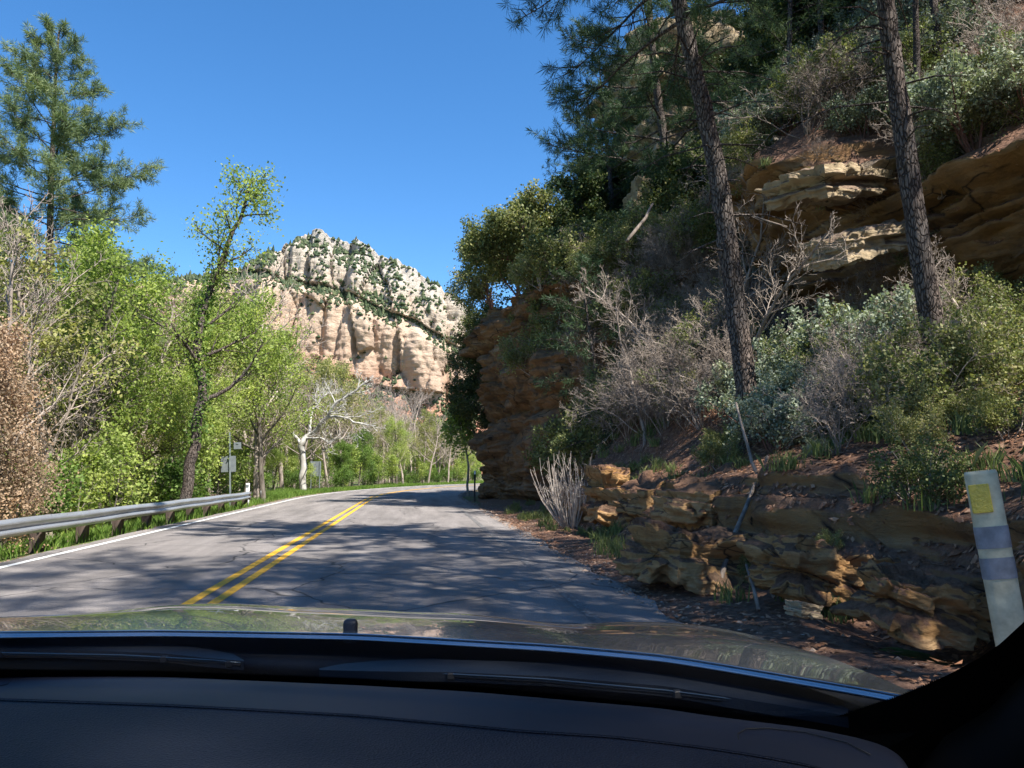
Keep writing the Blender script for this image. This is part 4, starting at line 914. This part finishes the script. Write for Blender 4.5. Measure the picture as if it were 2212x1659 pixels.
scatter_hill(14, lambda: (U_(5.0, 8.6), U_(10, 15)), OAKS+MANZ, 'low leafy shrub on the brown slope around the big pine roots', 'shrub', 'low shrubs on the brown slope', 'low_shrub', .18, .36, .8, **SH)
scatter_hill(16, lambda: (lambda y: (U_(.33*y, .55*y), y))(U_(26, 40)), OAKS+DARKS, 'evergreen bush on the upper slope between the rock outcrops', 'bush', 'bushes between the rock outcrops', 'evergreen_bush', .9, 1.5, 1.3, **SH)
scatter_hill(12, lambda: (U_(3.5, 4.4), U_(6, 34)), OAKS, 'small leafy weed clump at the right road edge', 'weed', 'weeds at the right road edge', 'weed_clump', .1, .2, 1.2, **SH)
scatter_hill(9, lambda: (lambda y: (U_(.45*y, .64*y), y))(U_(11.8, 15)), MANZ, 'grey-green manzanita in the row in front of the ochre cliff', 'shrub', 'manzanitas in front of the ochre cliff', 'manzanita_shrub', .6, .95, .9, **SH)
# trees on top of the promontory
for dx, dy, Y, s, st, lab in ((1120, 640, 37.5, 1.05, OAKT[0], 'spreading manzanita tree overhanging the top of the roadside cliff'), (1065, 640, 41, .95, OAKT[1], 'yellow-green oak at the cliff top nearest the mountain'), (1190, 640, 36, 1.1, OAKT[1], 'yellow-green oak above the layered cliff slabs'),
                        (1160, 640, 43, 1.3, OAKT[0], 'taller oak behind the cliff top trees')):
    p = atY(dx, dy, Y); z = any_drop(p[0], Y); thing_plant('oak_tree', *st, (p[0], Y, z-.1), U_(0, 6), s, lab, 'tree')
for i, (x, y, z) in enumerate(((3.9, 43.5, 7.6), (3.7, 45, 6.2), (3.6, 44.5, 4.8), (4.2, 46, 8.6), (3.5, 45.5, 3.4))):
    thing_plant('cliff_bush', *DARKS[i % 2], (x, y, z), i, (1.15, 1.15, 1.0), 'dark bush clinging to the far side of the roadside cliff', 'bush', 'dark bushes on the far side of the cliff', **SH)
for i, (dx, dy, Y, s) in enumerate(((1165, 760, 33, 1.0), (1215, 740, 30, 1.1), (1150, 680, 35, .9), (1250, 660, 31, 1.2))):
    p = atY(dx, dy+60, Y); thing_plant('oak_shrub', *OAKS[i % 3], tuple(p), i*2., s, 'pale leafy scrub hanging over the cliff face', 'shrub', 'scrub on the cliff face', **SH)
# small bright tree at the cliff's far foot
p = np.array([3.1, 0, 0]); st = make_broadleaf(140, 4.6, M['leaf_green'], M['bark_twig'], per=8, lsize=.12, spread=.2, r0=.07, n=[14, 6, 4], max=2, leaf=2, t0=[.45, .2, .2])
thing_plant('broadleaf_tree', *st, (p[0], 46, 0), 0, 1.1, 'small yellow-green tree at the far foot of the roadside cliff', 'tree')
# dry stick bush
def stick_bush():
    b = atY(1232, 1098, 19.5); b[2] = any_drop(b[0], 19.5)-.1; rr = np.random.default_rng(4); mb = MB()
    for i in range(60):
        a = rr.uniform(0, 6.28); sp = rr.uniform(.1, 1.25); L = rr.uniform(1.1, 2.1); d = unit(np.array([math.cos(a)*sp-.2, math.sin(a)*sp, 1.])); q = np.array([math.cos(a)*.12, math.sin(a)*.12, 0]); pts = [q]
        for k in range(6): d = unit(d+np.array([-math.cos(a)*.06, -math.sin(a)*.06, .12])+rr.normal(0, .05, 3)); q = q+d*L/6; pts.append(q)
        mb.tube(pts, [.015-.0017*k for k in range(7)], 5, cap=False)
        for k in (3, 4, 5):
            dd = unit(d+rr.normal(0, .4, 3)); mb.tube([pts[k], pts[k]+dd*.25], [.006, .003], 4, cap=False)
    m = barkmat('dry_stick', (.30, .24, .20), (.5, .43, .37), 8); e = empty('dry_bush', tuple(b)); e.scale = (.95,)*3
    obj('stems', mb.data('stems', m), e); tag(e, 'fan of dry pale sticks standing at the foot of the cliff', 'dry bush')
stick_bush()
def stick(label, pts, r, seed):
    rr = np.random.default_rng(seed); b = np.array(pts[0]); P = [np.array(q)-b for q in pts]; Q = []
    for a, c in zip(P[:-1], P[1:]):
        for s_ in (0, .5): Q.append(a*(1-s_)+c*s_+rr.normal(0, r*.3, 3))
    Q.append(P[-1]); mb = MB(); n = len(Q); mb.tube(Q, [r*(1-.55*i/n) for i in range(n)], 7)
    o = mb.build('dead_branch', M['bark_stick']); o.location = b; tag(o, label, 'branch'); return o
stick('thin grey dead stem leaning up the bank right of the yellow block', [atY(1547, 1290, 8.8), atY(1590, 1150, 9.4), atY(1630, 1050, 10.1), atY(1640, 1020, 10.3)], .035, 1)
stick('thin dead stem crossing the leaning one near the pine roots', [atY(1642, 1040, 10.2), atY(1615, 960, 10.6), atY(1590, 870, 11)], .028, 2)
stick('short broken stick standing beside the yellow block', [atY(1646, 1035, 9.6), atY(1658, 985, 9.7)], .03, 3)
stick('grey stick propped on the low orange ledge', [atY(1640, 1320, 7.4), atY(1612, 1220, 7.9)], .022, 4)
stick('second grey stick propped lower on the orange ledge', [atY(1672, 1290, 7.5), atY(1632, 1215, 8.0)], .018, 5)
stick('bleached curved branch reaching right from the big pine trunk', [atY(1575, 468, 15.4), atY(1620, 465, 15), atY(1700, 490, 14.6)], .03, 6)
stick('white bare branch lying high on the shaded slope', [atY(1355, 520, 22), atY(1395, 470, 22.5), atY(1410, 440, 23)], .06, 7)

# ------------------------------------------------------------------ ground cover (stuff)
def scatter_stuff():
    rr = np.random.default_rng(33)
    # litter on the hill
    N_ = 60000; pts = []
    fi = rr.integers(0, len(hf), N_*4); tri = hverts[hf[fi]]; a = rr.random((len(fi), 1)); b = rr.random((len(fi), 1))
    P = tri[:, 0]*(1-a)*(1-b)+tri[:, 1]*a*(1-b)+tri[:, 2]*a*b+tri[:, 3]*(1-a)*b
    nrm = np.cross(tri[:, 1]-tri[:, 0], tri[:, 3]-tri[:, 0]); nrm /= np.linalg.norm(nrm, axis=1)[:, None]+1e-9; nrm *= np.sign(nrm[:, 2:])
    ok = (nrm[:, 2] > .55) & (P[:, 0] > 2.3) & (P[:, 1] > 2) & (P[:, 1] < 30) & (P[:, 0] < 13); P = P[ok][:N_]; nrm = nrm[ok][:N_]
    n = len(P); t = rr.normal(0, 1, (n, 3)); t -= nrm*(t*nrm).sum(1)[:, None]; t /= np.linalg.norm(t, axis=1)[:, None]; u = np.cross(nrm, t); sz = rr.uniform(.02, .055, (n, 1)); c = P+nrm*.02+rr.normal(0, .008, (n, 3))
    til = nrm*rr.uniform(-.35, .5, (n, 1))
    V = np.stack([c-t*sz+til*sz*.2, c+u*sz*.5, c+t*sz+til*sz, c-u*sz*.5], 1).reshape(-1, 3)
    m = leafmat('litter', [(.09, .045, .025), (.19, .095, .055), (.32, .18, .11), (.45, .30, .2)], .05)
    tag(build('leaf_litter', V, np.arange(n*4).reshape(-1, 4), m, None, False), 'reddish brown fallen leaves covering the right bank', 'leaf litter', kind='stuff')
    # gravel at both road edges
    n = 5000; s = rr.uniform(0, 60, n); o = np.where(rr.random(n) < .8, 2.35+np.abs(rr.normal(0, .45, n)), -6.3-np.abs(rr.normal(0, .25, n)))
    xy = np.array([road_pt(a, b) for a, b in zip(s, o)]); sz = rr.uniform(.008, .035, n)*np.where(rr.random(n) < .05, 2, 1)
    octv = np.array([(1, 0, 0), (0, 1, 0), (-1, 0, 0), (0, -1, 0), (0, 0, .6), (0, 0, -.6)]); octf = np.array([(0, 1, 4), (1, 2, 4), (2, 3, 4), (3, 0, 4), (1, 0, 5), (2, 1, 5), (3, 2, 5), (0, 3, 5)])
    zz = np.array([any_drop(x, y) if x > 2.6 else ground_z(x, y) for x, y in xy]); zz = np.maximum(zz, np.where((o > -6.35) & (o < 2.6), .0, -9))
    V = octv[None]*rr.uniform(.6, 1.3, (n, 6, 1))*sz[:, None, None]+np.stack([xy[:, 0], xy[:, 1], zz], -1)[:, None]
    tag(build('gravel', V.reshape(-1, 3), (octf[None]+np.arange(n)[:, None, None]*6).reshape(-1, 3), leafmat('gravel', [(.12, .08, .06), (.26, .18, .13), (.4, .33, .28)], .0), None, False), 'loose reddish gravel along the road edges', 'gravel', kind='stuff')
    # grass on the verges
    V = []; 
    def blades(xy, z, h, n_per, spread):
        k = len(xy); c = np.repeat(np.column_stack([xy, z]), n_per, 0); m_ = len(c); c[:, :2] += rr.normal(0, spread, (m_, 2)); hh = h*rr.uniform(.5, 1.3, m_); a = rr.uniform(0, 6.28, m_); w = .006+.004*rr.random(m_)
        side = np.stack([np.cos(a)*w, np.sin(a)*w, 0*a], -1); ln = rr.normal(0, .35, (m_, 2))*hh[:, None]; top = c+np.column_stack([ln, hh]); mid = c+np.column_stack([ln*.3, hh*.6])
        return np.stack([c-side, c+side, mid+side*.7, top, mid-side*.7], 1)
    out = []
    s = rr.uniform(4, 100, 3600); o = -6.9-np.abs(rr.normal(0, 1.4, 3600)); xy = np.array([road_pt(a, b) for a, b in zip(s, o)]); z = np.array([ground_z(*q) for q in xy])-.02
    out.append(blades(xy, z, .26, 9, .12))
    s = rr.uniform(44, 100, 2600); o = -7.0-rr.uniform(0, 3.5, 2600); xy = np.array([road_pt(a, b) for a, b in zip(s, o)]); z = np.array([ground_z(*q) for q in xy])-.02
    out.append(blades(xy, z, .2, 10, .25))
    V = np.concatenate(out).reshape(-1, 3)
    tag(build('grass', V, np.arange(len(V)).reshape(-1, 5), leafmat('grass', [(.07, .14, .02), (.13, .23, .04), (.24, .32, .08)], .35), None, False), 'green grass on the left verge under and beyond the guard rail', 'grass', kind='stuff')
    # tufts on the right bank
    cl = []
    for _ in range(4000):
        if len(cl) >= 230: break
        y = U_(4.5, 30); x = U_(3.1, 8.5); zn, nn = hill_hit(x, y)
        if zn is not None and abs(nn.z) > .5 and float(vnoise(np.array([x*.7, y*.7, 0]))) > -.15: cl.append((x, y, zn))
    cl = np.array(cl); bl = blades(cl[:, :2], cl[:, 2]-.02, .22, 60, .09)
    tag(build('grass', bl.reshape(-1, 3), np.arange(len(bl)*5).reshape(-1, 5), leafmat('bank_grass', [(.09, .12, .04), (.15, .2, .07), (.28, .27, .13)], .3), None, False), 'scattered grass tufts on the brown right bank', 'grass', kind='stuff')
scatter_stuff()
print('T stuff', time.time()-T0)

# ------------------------------------------------------------------ the car we look out of
def loft(rows, m, name, parent, nu=90, smooth=True, sub=6):
    """rows: list of polylines (world points); resampled and joined, smoothed between rows with Catmull-Rom"""
    rs = []
    for r in rows:
        r = np.array(r); d = np.concatenate([[0], np.cumsum(np.linalg.norm(np.diff(r, axis=0), axis=1))]); d /= d[-1]; q = np.linspace(0, 1, nu)
        c = np.stack([np.interp(q, d, r[:, i]) for i in range(3)], -1); k = np.array([1, 2, 3, 4, 3, 2, 1])/16
        cp = np.concatenate([np.repeat(c[:1], 3, 0)*0+c[0]-(c[1]-c[0])*np.array([3, 2, 1])[:, None], c, c[-1]+(c[-1]-c[-2])*np.array([1, 2, 3])[:, None]])
        rs.append(np.stack([np.convolve(cp[:, i], k, 'valid') for i in range(3)], -1))
    out = []
    n = len(rs)
    for i in range(n-1):
        p0, p1, p2, p3 = rs[max(i-1, 0)], rs[i], rs[i+1], rs[min(i+2, n-1)]
        for t in np.linspace(0, 1, sub, endpoint=False):
            out.append(.5*((2*p1)+(-p0+p2)*t+(2*p0-5*p1+4*p2-p3)*t*t+(-p0+3*p1-3*p2+p3)*t**3))
    out.append(rs[-1]); V = np.concatenate(out)
    return build(name, V, grid_faces(len(out), nu), m, parent, smooth)
def poly(pts, z): return [atZ(x, y, (z if np.isscalar(z) else z[i])) for i, (x, y) in enumerate(pts)]
def gy(x): return 1.345-.258*x-.212*x*x
def on_glass(dx, dy, off=0.0):
    d = ray(dx, dy); lo, hi = .1, 3.0
    f = lambda t: (C0+d*t)[1]-(gy((C0+d*t)[0])-1.5*((C0+d*t)[2]-1.05))
    for _ in range(50):
        mid = (lo+hi)/2
        if f(mid) > 0: hi = mid
        else: lo = mid
    return C0+d*(lo-off)
def car():
    e = empty('car', (0, 1.0, 0)); tag(e, 'silver-grey car seen from inside over its dark dashboard and shiny hood', 'car')
    def P_(o):  # keep world coordinates under the parent
        o.matrix_parent_inverse = Matrix.Translation((0, -1.0, 0)); return o
    # materials
    m, nt, out = newmat('car_paint'); N = NT(nt); f = N.noise(N.pos(), 900, 2, .5)
    c = N.ramp(f, [(.3, (.31, .335, .37)), (.7, (.42, .45, .49))]); dirt = N.noise(N.pos(), 6, 5, .7)
    N.principled(out, c, .26, None, .85, .5, 1.0, .015); paintm = m
    m, nt, out = newmat('dash_plastic'); N = NT(nt)
    vo = N.n('ShaderNodeTexVoronoi'); N.l(N.pos(), vo.inputs['Vector']); vo.inputs['Scale'].default_value = 330; fn = N.noise(N.pos(), 120, 4, .6)
    dust = N.ramp(N.noise(N.pos(), 700, 2, .5), [(.74, 0.), (.8, .5)]); cc = N.mix(dust, (.007, .0092, .019), (.10, .10, .12))
    N.principled(out, cc, .6, N.bump(vo.outputs['Distance'], .7, .0025), spec=.28); dashm = m
    m, nt, out = newmat('dash_smooth'); N = NT(nt); N.principled(out, (.0085, .011, .022), .55, N.bump(N.noise(N.pos(), 800, 2), .15, .0006), spec=.3); dashs = m
    cowlb = simple('cowl_black', (.007, .008, .011), .6, 0, .2, 200, .15, .1)
    blk = simple('black_plastic', (.018, .02, .026), .45, 0, .4, 300, .1, .1); rub = simple('black_rubber', (.012, .012, .013), .6); cowl = simple('cowl_plastic', (.011, .014, .02), .55, 0, .35, 200, .15, .1)
    blackm = simple('black_frit', (.004, .004, .005), .9, 0, .1); chrome = simple('blade_steel', (.10, .12, .13), .3, .7, .5)
    trim = simple('pillar_trim', (.012, .013, .017), .8, 0, .2); head = simple('headliner', (.10, .10, .105), .95)
    # hood
    rear = [(-420, 1382), (-200, 1378), (0, 1374.6), (350, 1371), (525, 1374), (774, 1379), (979, 1391), (1189, 1403), (1438, 1426), (1597, 1452), (1837, 1494), (1921, 1509), (2020, 1530)]
    Rr = np.array(poly([(x, y+1) for x, y in rear], 1.083))
    R0 = Rr+np.array([0, .075, -.016]); R1 = Rr+np.array([0, .004, -.0045]); R1a = Rr+np.array([0, .002, .0035]); R1c = Rr+np.array([0, .008, .0065]); R1b = Rr+np.array([0, .022, .0085])
    crest = [(-420, 1372, 1.55), (-200, 1360, 1.75), (0, 1338, 1.95), (210, 1330, 2.1), (297, 1321, 2.15), (385, 1309, 2.2), (507, 1306, 2.25), (630, 1314, 2.2), (774, 1319, 2.2), (909, 1327, 2.15), (979, 1326, 2.12), (1049, 1333, 2.1), (1154, 1346, 2.02), (1215, 1354, 1.98), (1259, 1350, 1.95), (1364, 1345, 1.9), (1477, 1349, 1.82), (1567, 1363, 1.7), (1657, 1387, 1.56), (1777, 1432, 1.36), (1882, 1471, 1.2), (1957, 1499, 1.08), (2040, 1534, 1.0)]
    R3 = [atY(x, y, Y) for x, y, Y in crest]
    def rs(r, n=60):
        r = np.array(r); q = np.linspace(r[0][0], r[-1][0], n); return np.stack([q, np.interp(q, r[:, 0], r[:, 1]), np.interp(q, r[:, 0], r[:, 2])], -1)
    a, b = rs(R1b), rs(R3); a2 = a.copy()
    mid = a*.6+b*.4; mid[:, 2] += .012; mid2 = a*.2+b*.8; mid2[:, 2] += .007
    fwd = b.copy(); fwd[:, 1] += .28; fwd[:, 2] -= .10; fwd2 = b.copy(); fwd2[:, 1] += .62; fwd2[:, 2] -= .30; fwd3 = b.copy(); fwd3[:, 1] += .72; fwd3[:, 2] -= .62
    P_(loft([rs(R0), rs(R1), rs(R1a), rs(R1c), a, mid, mid2, b, fwd, fwd2, fwd3], paintm, 'hood', e, 120))
    # washer nozzle
    q = atZ(757, 1352, 1.098); noz = MB(); 
    V = []; n = 14
    for z, w, d in ((-.03, .013, .011), (.004, .0145, .012), (.010, .0125, .010), (.013, .008, .006)):
        for j in range(n):
            an = 2*math.pi*j/n; V.append((q[0]+w*np.sign(math.cos(an))*abs(math.cos(an))**.6, q[1]+d*np.sign(math.sin(an))*abs(math.sin(an))**.6, q[2]+z))
    noz.add(V, [(i*n+j, i*n+(j+1) % n, (i+1)*n+(j+1) % n, (i+1)*n+j) for i in range(3) for j in range(n)]+[tuple(range(3*n, 4*n))]); P_(noz.build('washer_nozzle', blk, e))
    # cowl panel
    P_(loft([poly([(x, y+4) for x, y in rear], 1.03), poly([(-420, 1399), (0, 1396), (385, 1400), (774, 1411), (1014, 1424), (1189, 1433), (1438, 1455), (1597, 1475), (1837, 1520), (1990, 1550)], 1.045),
             poly([(-420, 1412), (0, 1415), (385, 1422), (774, 1436), (1014, 1448), (1189, 1458), (1438, 1480), (1597, 1500), (1837, 1545), (1990, 1575)], 1.045),
             poly([(-420, 1460), (0, 1470), (385, 1475), (774, 1490), (1014, 1505), (1438, 1540), (1700, 1580), (1900, 1625)], 1.00)], cowlb, 'cowl', e))
    # wipers: cover arm + blade
    def wiper(top, bot, blade, z):
        # solid arm between a top and a bottom edge
        n = 40; tp = np.array(top, float); bt = np.array(bot, float); xs_ = np.linspace(tp[0][0], tp[-1][0], n)
        T = np.array([atZ(x, np.interp(x, tp[:, 0], tp[:, 1]), z) for x in xs_]); B = np.array([atZ(x, np.interp(x, bt[:, 0], bt[:, 1]), z+.001) for x in xs_])
        V = np.concatenate([T, B, T-np.array([0, 0, .016]), B-np.array([0, 0, .016])]); F = []
        for i in range(n-1):
            F += [(i, i+1, n+i+1, n+i), (n+i, n+i+1, 3*n+i+1, 3*n+i), (2*n+i, 3*n+i, 3*n+i+1, 2*n+i+1), (i, 2*n+i, 2*n+i+1, i+1)]
        F += [(0, n, 3*n, 2*n), (n-1, 3*n-1, 4*n-1, 2*n-1)]
        w = P_(build('wiper', V, F, cowl, e, False))
        mb = MB(); bl = [atZ(x, y, z-.006) for x, y in blade]; mb.tube(bl, .0035, 5); o = mb.build('blade', rub, w); 
        mb = MB(); mb.tube([q+np.array([0, -.003, .004]) for q in bl], .0016, 4); mb.build('blade_spline', chrome, w)
        for t in (.25, .62, .9):
            i = t*(len(bl)-1); k = int(i); q = bl[k]*(1-(i-k))+bl[min(k+1, len(bl)-1)]*(i-k); MB().box(q, (.014, .012, .012), bev=.002).build('clip', rub, w, False)
    wiper([(-420, 1383), (-100, 1381), (0, 1380), (157, 1379), (290, 1386), (385, 1394), (450, 1402), (507, 1413), (527, 1426)], [(-420, 1401), (0, 1402), (140, 1403), (350, 1411), (455, 1422), (527, 1428)],
          [(-420, 1412), (0, 1414), (260, 1419), (460, 1430), (520, 1436)], 1.060)
    wiper([(690, 1444), (735, 1434), (804, 1428), (909, 1423), (979, 1425), (1120, 1429), (1189, 1432), (1231, 1424), (1290, 1426), (1346, 1433), (1387, 1446), (1402, 1453), (1500, 1464), (1627, 1485), (1800, 1520), (1832, 1530)],
          [(690, 1447), (804, 1450), (979, 1452), (1189, 1461), (1438, 1482), (1597, 1509), (1800, 1541), (1832, 1547)],
          [(800, 1453), (909, 1457), (1171, 1471), (1438, 1496), (1702, 1531), (1790, 1546)], 1.058)
    # dashboard
    d0 = [(-420, 1462), (0, 1459), (350, 1463), (774, 1482), (1014, 1496), (1438, 1533), (1507, 1545), (1762, 1577), (1897, 1606), (1945, 1634), (1975, 1690), (1980, 1760)]
    d1 = [(-420, 1484), (87, 1485), (525, 1494), (774, 1510), (1014, 1527), (1259, 1548), (1500, 1573), (1720, 1605), (1850, 1635), (1910, 1665), (1940, 1710), (1945, 1770)]
    d2 = [(-420, 1504), (0, 1512), (350, 1524), (525, 1533), (774, 1547), (1014, 1569), (1119, 1580), (1327, 1593), (1507, 1614), (1627, 1632), (1777, 1660), (1870, 1700), (1910, 1740), (1915, 1790)]
    P_(loft([poly(d0, 1.03), poly(d0, 1.078), poly(d1, 1.083), poly([(x, y-4) for x, y in d2], 1.090)], dashs, 'dashboard_rim', e, 140))
    d3 = [(x, y+10) for x, y in d2]; d4 = [(-420, 1600), (300, 1620), (900, 1660), (1500, 1720), (1800, 1790), (1870, 1840), (1880, 1880)]; d5 = [(-420, 1780), (300, 1800), (900, 1850), (1500, 1930), (1750, 2000), (1850, 2060)]; d6 = [(-420, 2200), (300, 2250), (900, 2300), (1500, 2400), (1850, 2500)]
    P_(loft([poly([(x, y-4) for x, y in d2], 1.0895), poly(d2, 1.0893), poly(d3, 1.0884), poly(d4, 1.098), poly(d5, 1.11), poly(d6, 1.09), poly(d6, .80)], dashm, 'dashboard', e, 160))
    # speaker grille outline on the right end
    mb = MB(); gr = [(1600, 1618), (1593, 1585), (1612, 1574), (1660, 1573), (1740, 1582), (1830, 1604), (1880, 1630)]
    mb.tube([atZ(x, y, 1.0845) for x, y in gr], .0008, 4); P_(mb.build('speaker_seam', rub, e))
    mb = MB(); mb.tube([atZ(x, y, 1.083) for x, y in ((-60, 1486), (-10, 1484), (15, 1478), (26, 1466))], .0008, 4); P_(mb.build('sensor_seam', rub, e))
    # windscreen glass: one curved pane
    m, nt, out = newmat('windscreen_glass'); N = NT(nt); tr = N.n('ShaderNodeBsdfTransparent'); tr.inputs[0].default_value = (.97, .985, .98, 1); gl = N.n('ShaderNodeBsdfGlossy'); gl.inputs['Roughness'].default_value = .0
    fr = N.n('ShaderNodeFresnel'); fr.inputs[0].default_value = 1.25; mx = N.n('ShaderNodeMixShader'); N.l(fr.outputs[0], mx.inputs[0]); N.l(tr.outputs[0], mx.inputs[1]); N.l(gl.outputs[0], mx.inputs[2]); N.l(mx.outputs[0], out.inputs[0])
    V = []; nu, nv = 60, 24
    for i in range(nu):
        x = -1.35+2.3*i/(nu-1)
        for j in range(nv):
            z = 1.03+.66*j/(nv-1); xc = -.2; xx = xc+(x-xc)*(1-.14*(j/(nv-1))); V.append((xx, gy(xx)-1.5*(z-1.05), z))
    P_(build('windscreen', V, grid_faces(nu, nv), m, e))
    # black ceramic border of the windscreen: bottom strip and rounded corner
    inner = [(-420, 1440), (0, 1446), (350, 1450), (774, 1466), (1014, 1481), (1438, 1524), (1600, 1546), (1720, 1560), (1762, 1560), (1800, 1552), (1840, 1538), (1882, 1523), (1921, 1511), (1986, 1486), (2051, 1456), (2116, 1421), (2160, 1391), (2212, 1343), (2260, 1280), (2300, 1190), (2330, 1080), (2345, 900)]
    outer = [(-420, 1500), (0, 1500), (350, 1505), (774, 1520), (1014, 1535), (1438, 1572), (1600, 1595), (1700, 1620), (1780, 1650), (1850, 1680), (1920, 1700), (2000, 1700), (2060, 1690), (2140, 1660), (2220, 1620), (2300, 1570), (2370, 1510), (2440, 1440), (2490, 1370), (2520, 1280), (2540, 1130), (2545, 900)]
    def smooth2(p, n=130):
        p = np.array(p, float); d = np.linspace(0, len(p)-1, n); i = np.arange(len(p)); return np.stack([np.interp(d, i, p[:, 0]), np.interp(d, i, p[:, 1])], -1)
    A = smooth2(inner); B = smooth2(outer); V = [on_glass(*a_, .004) for a_ in A]+[on_glass(*b_, .004) for b_ in B]; n = len(A)
    P_(build('windscreen_border', V, [(i, i+1, n+i+1, n+i) for i in range(n-1)], blackm, e))
    # dots of the border
    mb = MB()
    cum = np.concatenate([[0], np.cumsum(np.hypot(*np.diff(A, axis=0).T))]); s_ = 0
    while s_ < cum[-1]-700:
        x = np.interp(s_, cum, A[:, 0]); y = np.interp(s_, cum, A[:, 1]); 
        q = on_glass(x, y-2.6, .004); q2 = on_glass(x+1.1, y-2.6, .004); q3 = on_glass(x+1.6, y+1, .004); q4 = on_glass(x-1.6, y+1, .004); q5 = on_glass(x-1.1, y-2.6, .004)
        mb.add([q5, q2, q3, q4], [(0, 1, 2, 3)]); s_ += 5.2
    P_(mb.build('border_dots', blackm, e, False))
    # pillar trim, doors, roof (closed cabin behind the camera)
    def prism(path, w, name, mm):
        mb = MB(); mb.tube(path, w, 10); return P_(mb.build(name, mm, e))
    pil = [on_glass(x, y, .05) for x, y in ((1985, 1800), (2040, 1720), (2120, 1640), (2220, 1590), (2330, 1500), (2440, 1360), (2520, 1150), (2560, 850))]
    pil = pil+[np.array([.92, .38, 1.66])]
    prism(pil, [.05]*len(pil), 'pillar_trim', trim)
    lp = [np.array([-1.35, .9, .95]), np.array([-1.2, .5, 1.35]), np.array([-1.1, .15, 1.66])]; prism(lp, .06, 'pillar_trim', trim)
    # roof
    V = []; nu, nv = 30, 24
    for i in range(nu):
        x = -1.25+2.25*i/(nu-1)
        for j in range(nv):
            y = .29-2.7*j/(nv-1); z = 1.735-.12*((x+.12)/1.1)**4+.01*math.sin(j)*0; V.append((x, y+(.10-.1*((x+.12)/1.1)**2)*(1-j/(nv-1)), z))
    P_(build('headliner', V, grid_faces(nu, nv), head, e)); P_(build('roof', [(a_, b_, c_+.03) for a_, b_, c_ in V], grid_faces(nu, nv), paintm, e))
    for sx in (-1.27, 1.02):
        mb = MB(); mb.box((sx, -.55, .68), (.07, 2.7, .72), bev=.02); P_(mb.build('door', trim, e, False))
        mb = MB(); mb.tube([(sx*.98, .75, 1.04), (sx*.985, -.2, 1.05), (sx*.98, -1.8, 1.05)], .03, 8); P_(mb.build('window_sill', trim, e))
        mb = MB(); mb.box((sx*.97, -.6, 1.35), (.05, .1, .68), bev=.01); P_(mb.build('door_pillar', trim, e, False))
    mb = MB(); mb.box((-.12, -2.3, .9), (2.2, .2, 1.6), bev=.03); P_(mb.build('rear_seat', trim, e, False))
    mb = MB(); mb.box((-.12, -.6, .33), (2.2, 3.4, .06), bev=.01); P_(mb.build('floor_pan', trim, e, False))
    # lower front of the body so the cabin is closed under the hood line
    mb = MB(); mb.box((-.12, .85, .62), (1.9, .5, .5), bev=.03); P_(mb.build('bulkhead', trim, e, False))
car()

# ------------------------------------------------------------------ light
w = bpy.data.worlds.new('World'); scene.world = w; w.use_nodes = True; nt = w.node_tree; bg = nt.nodes['Background']
sky = nt.nodes.new('ShaderNodeTexSky'); sky.sky_type = 'NISHITA'; sky.sun_disc = False
az = math.atan2(.66, -.75); EL = R(56)
sky.sun_elevation = EL; sky.sun_rotation = az; sky.altitude = 1500; sky.air_density = 1.0; sky.dust_density = .4; sky.ozone_density = 3.0
hs = nt.nodes.new('ShaderNodeHueSaturation'); hs.inputs['Saturation'].default_value = 1.25; nt.links.new(sky.outputs[0], hs.inputs['Color']); nt.links.new(hs.outputs[0], bg.inputs[0]); bg.inputs[1].default_value = .105
sd = bpy.data.lights.new('sun', 'SUN'); sd.energy = 5.0; sd.angle = R(.53); sd.color = (1, .95, .88); so = bpy.data.objects.new('sun', sd); COL.objects.link(so)
dirv = Vector((.66*math.cos(EL), -.75*math.cos(EL), math.sin(EL))); so.rotation_euler = dirv.to_track_quat('Z', 'Y').to_euler(); so.location = (20, -20, 40)
scene.view_settings.view_transform = 'Standard'; scene.view_settings.look = 'None'; scene.view_settings.exposure = 1.3; scene.view_settings.gamma = 1
scene.render.engine = 'CYCLES'; scene.cycles.transparent_max_bounces = 16; scene.cycles.max_bounces = 5; scene.cycles.diffuse_bounces = 3
print('T', time.time()-T0); print('tris approx', sum(len(o.data.polygons) for o in bpy.data.objects if o.type == 'MESH'), 'objects', len(bpy.data.objects))
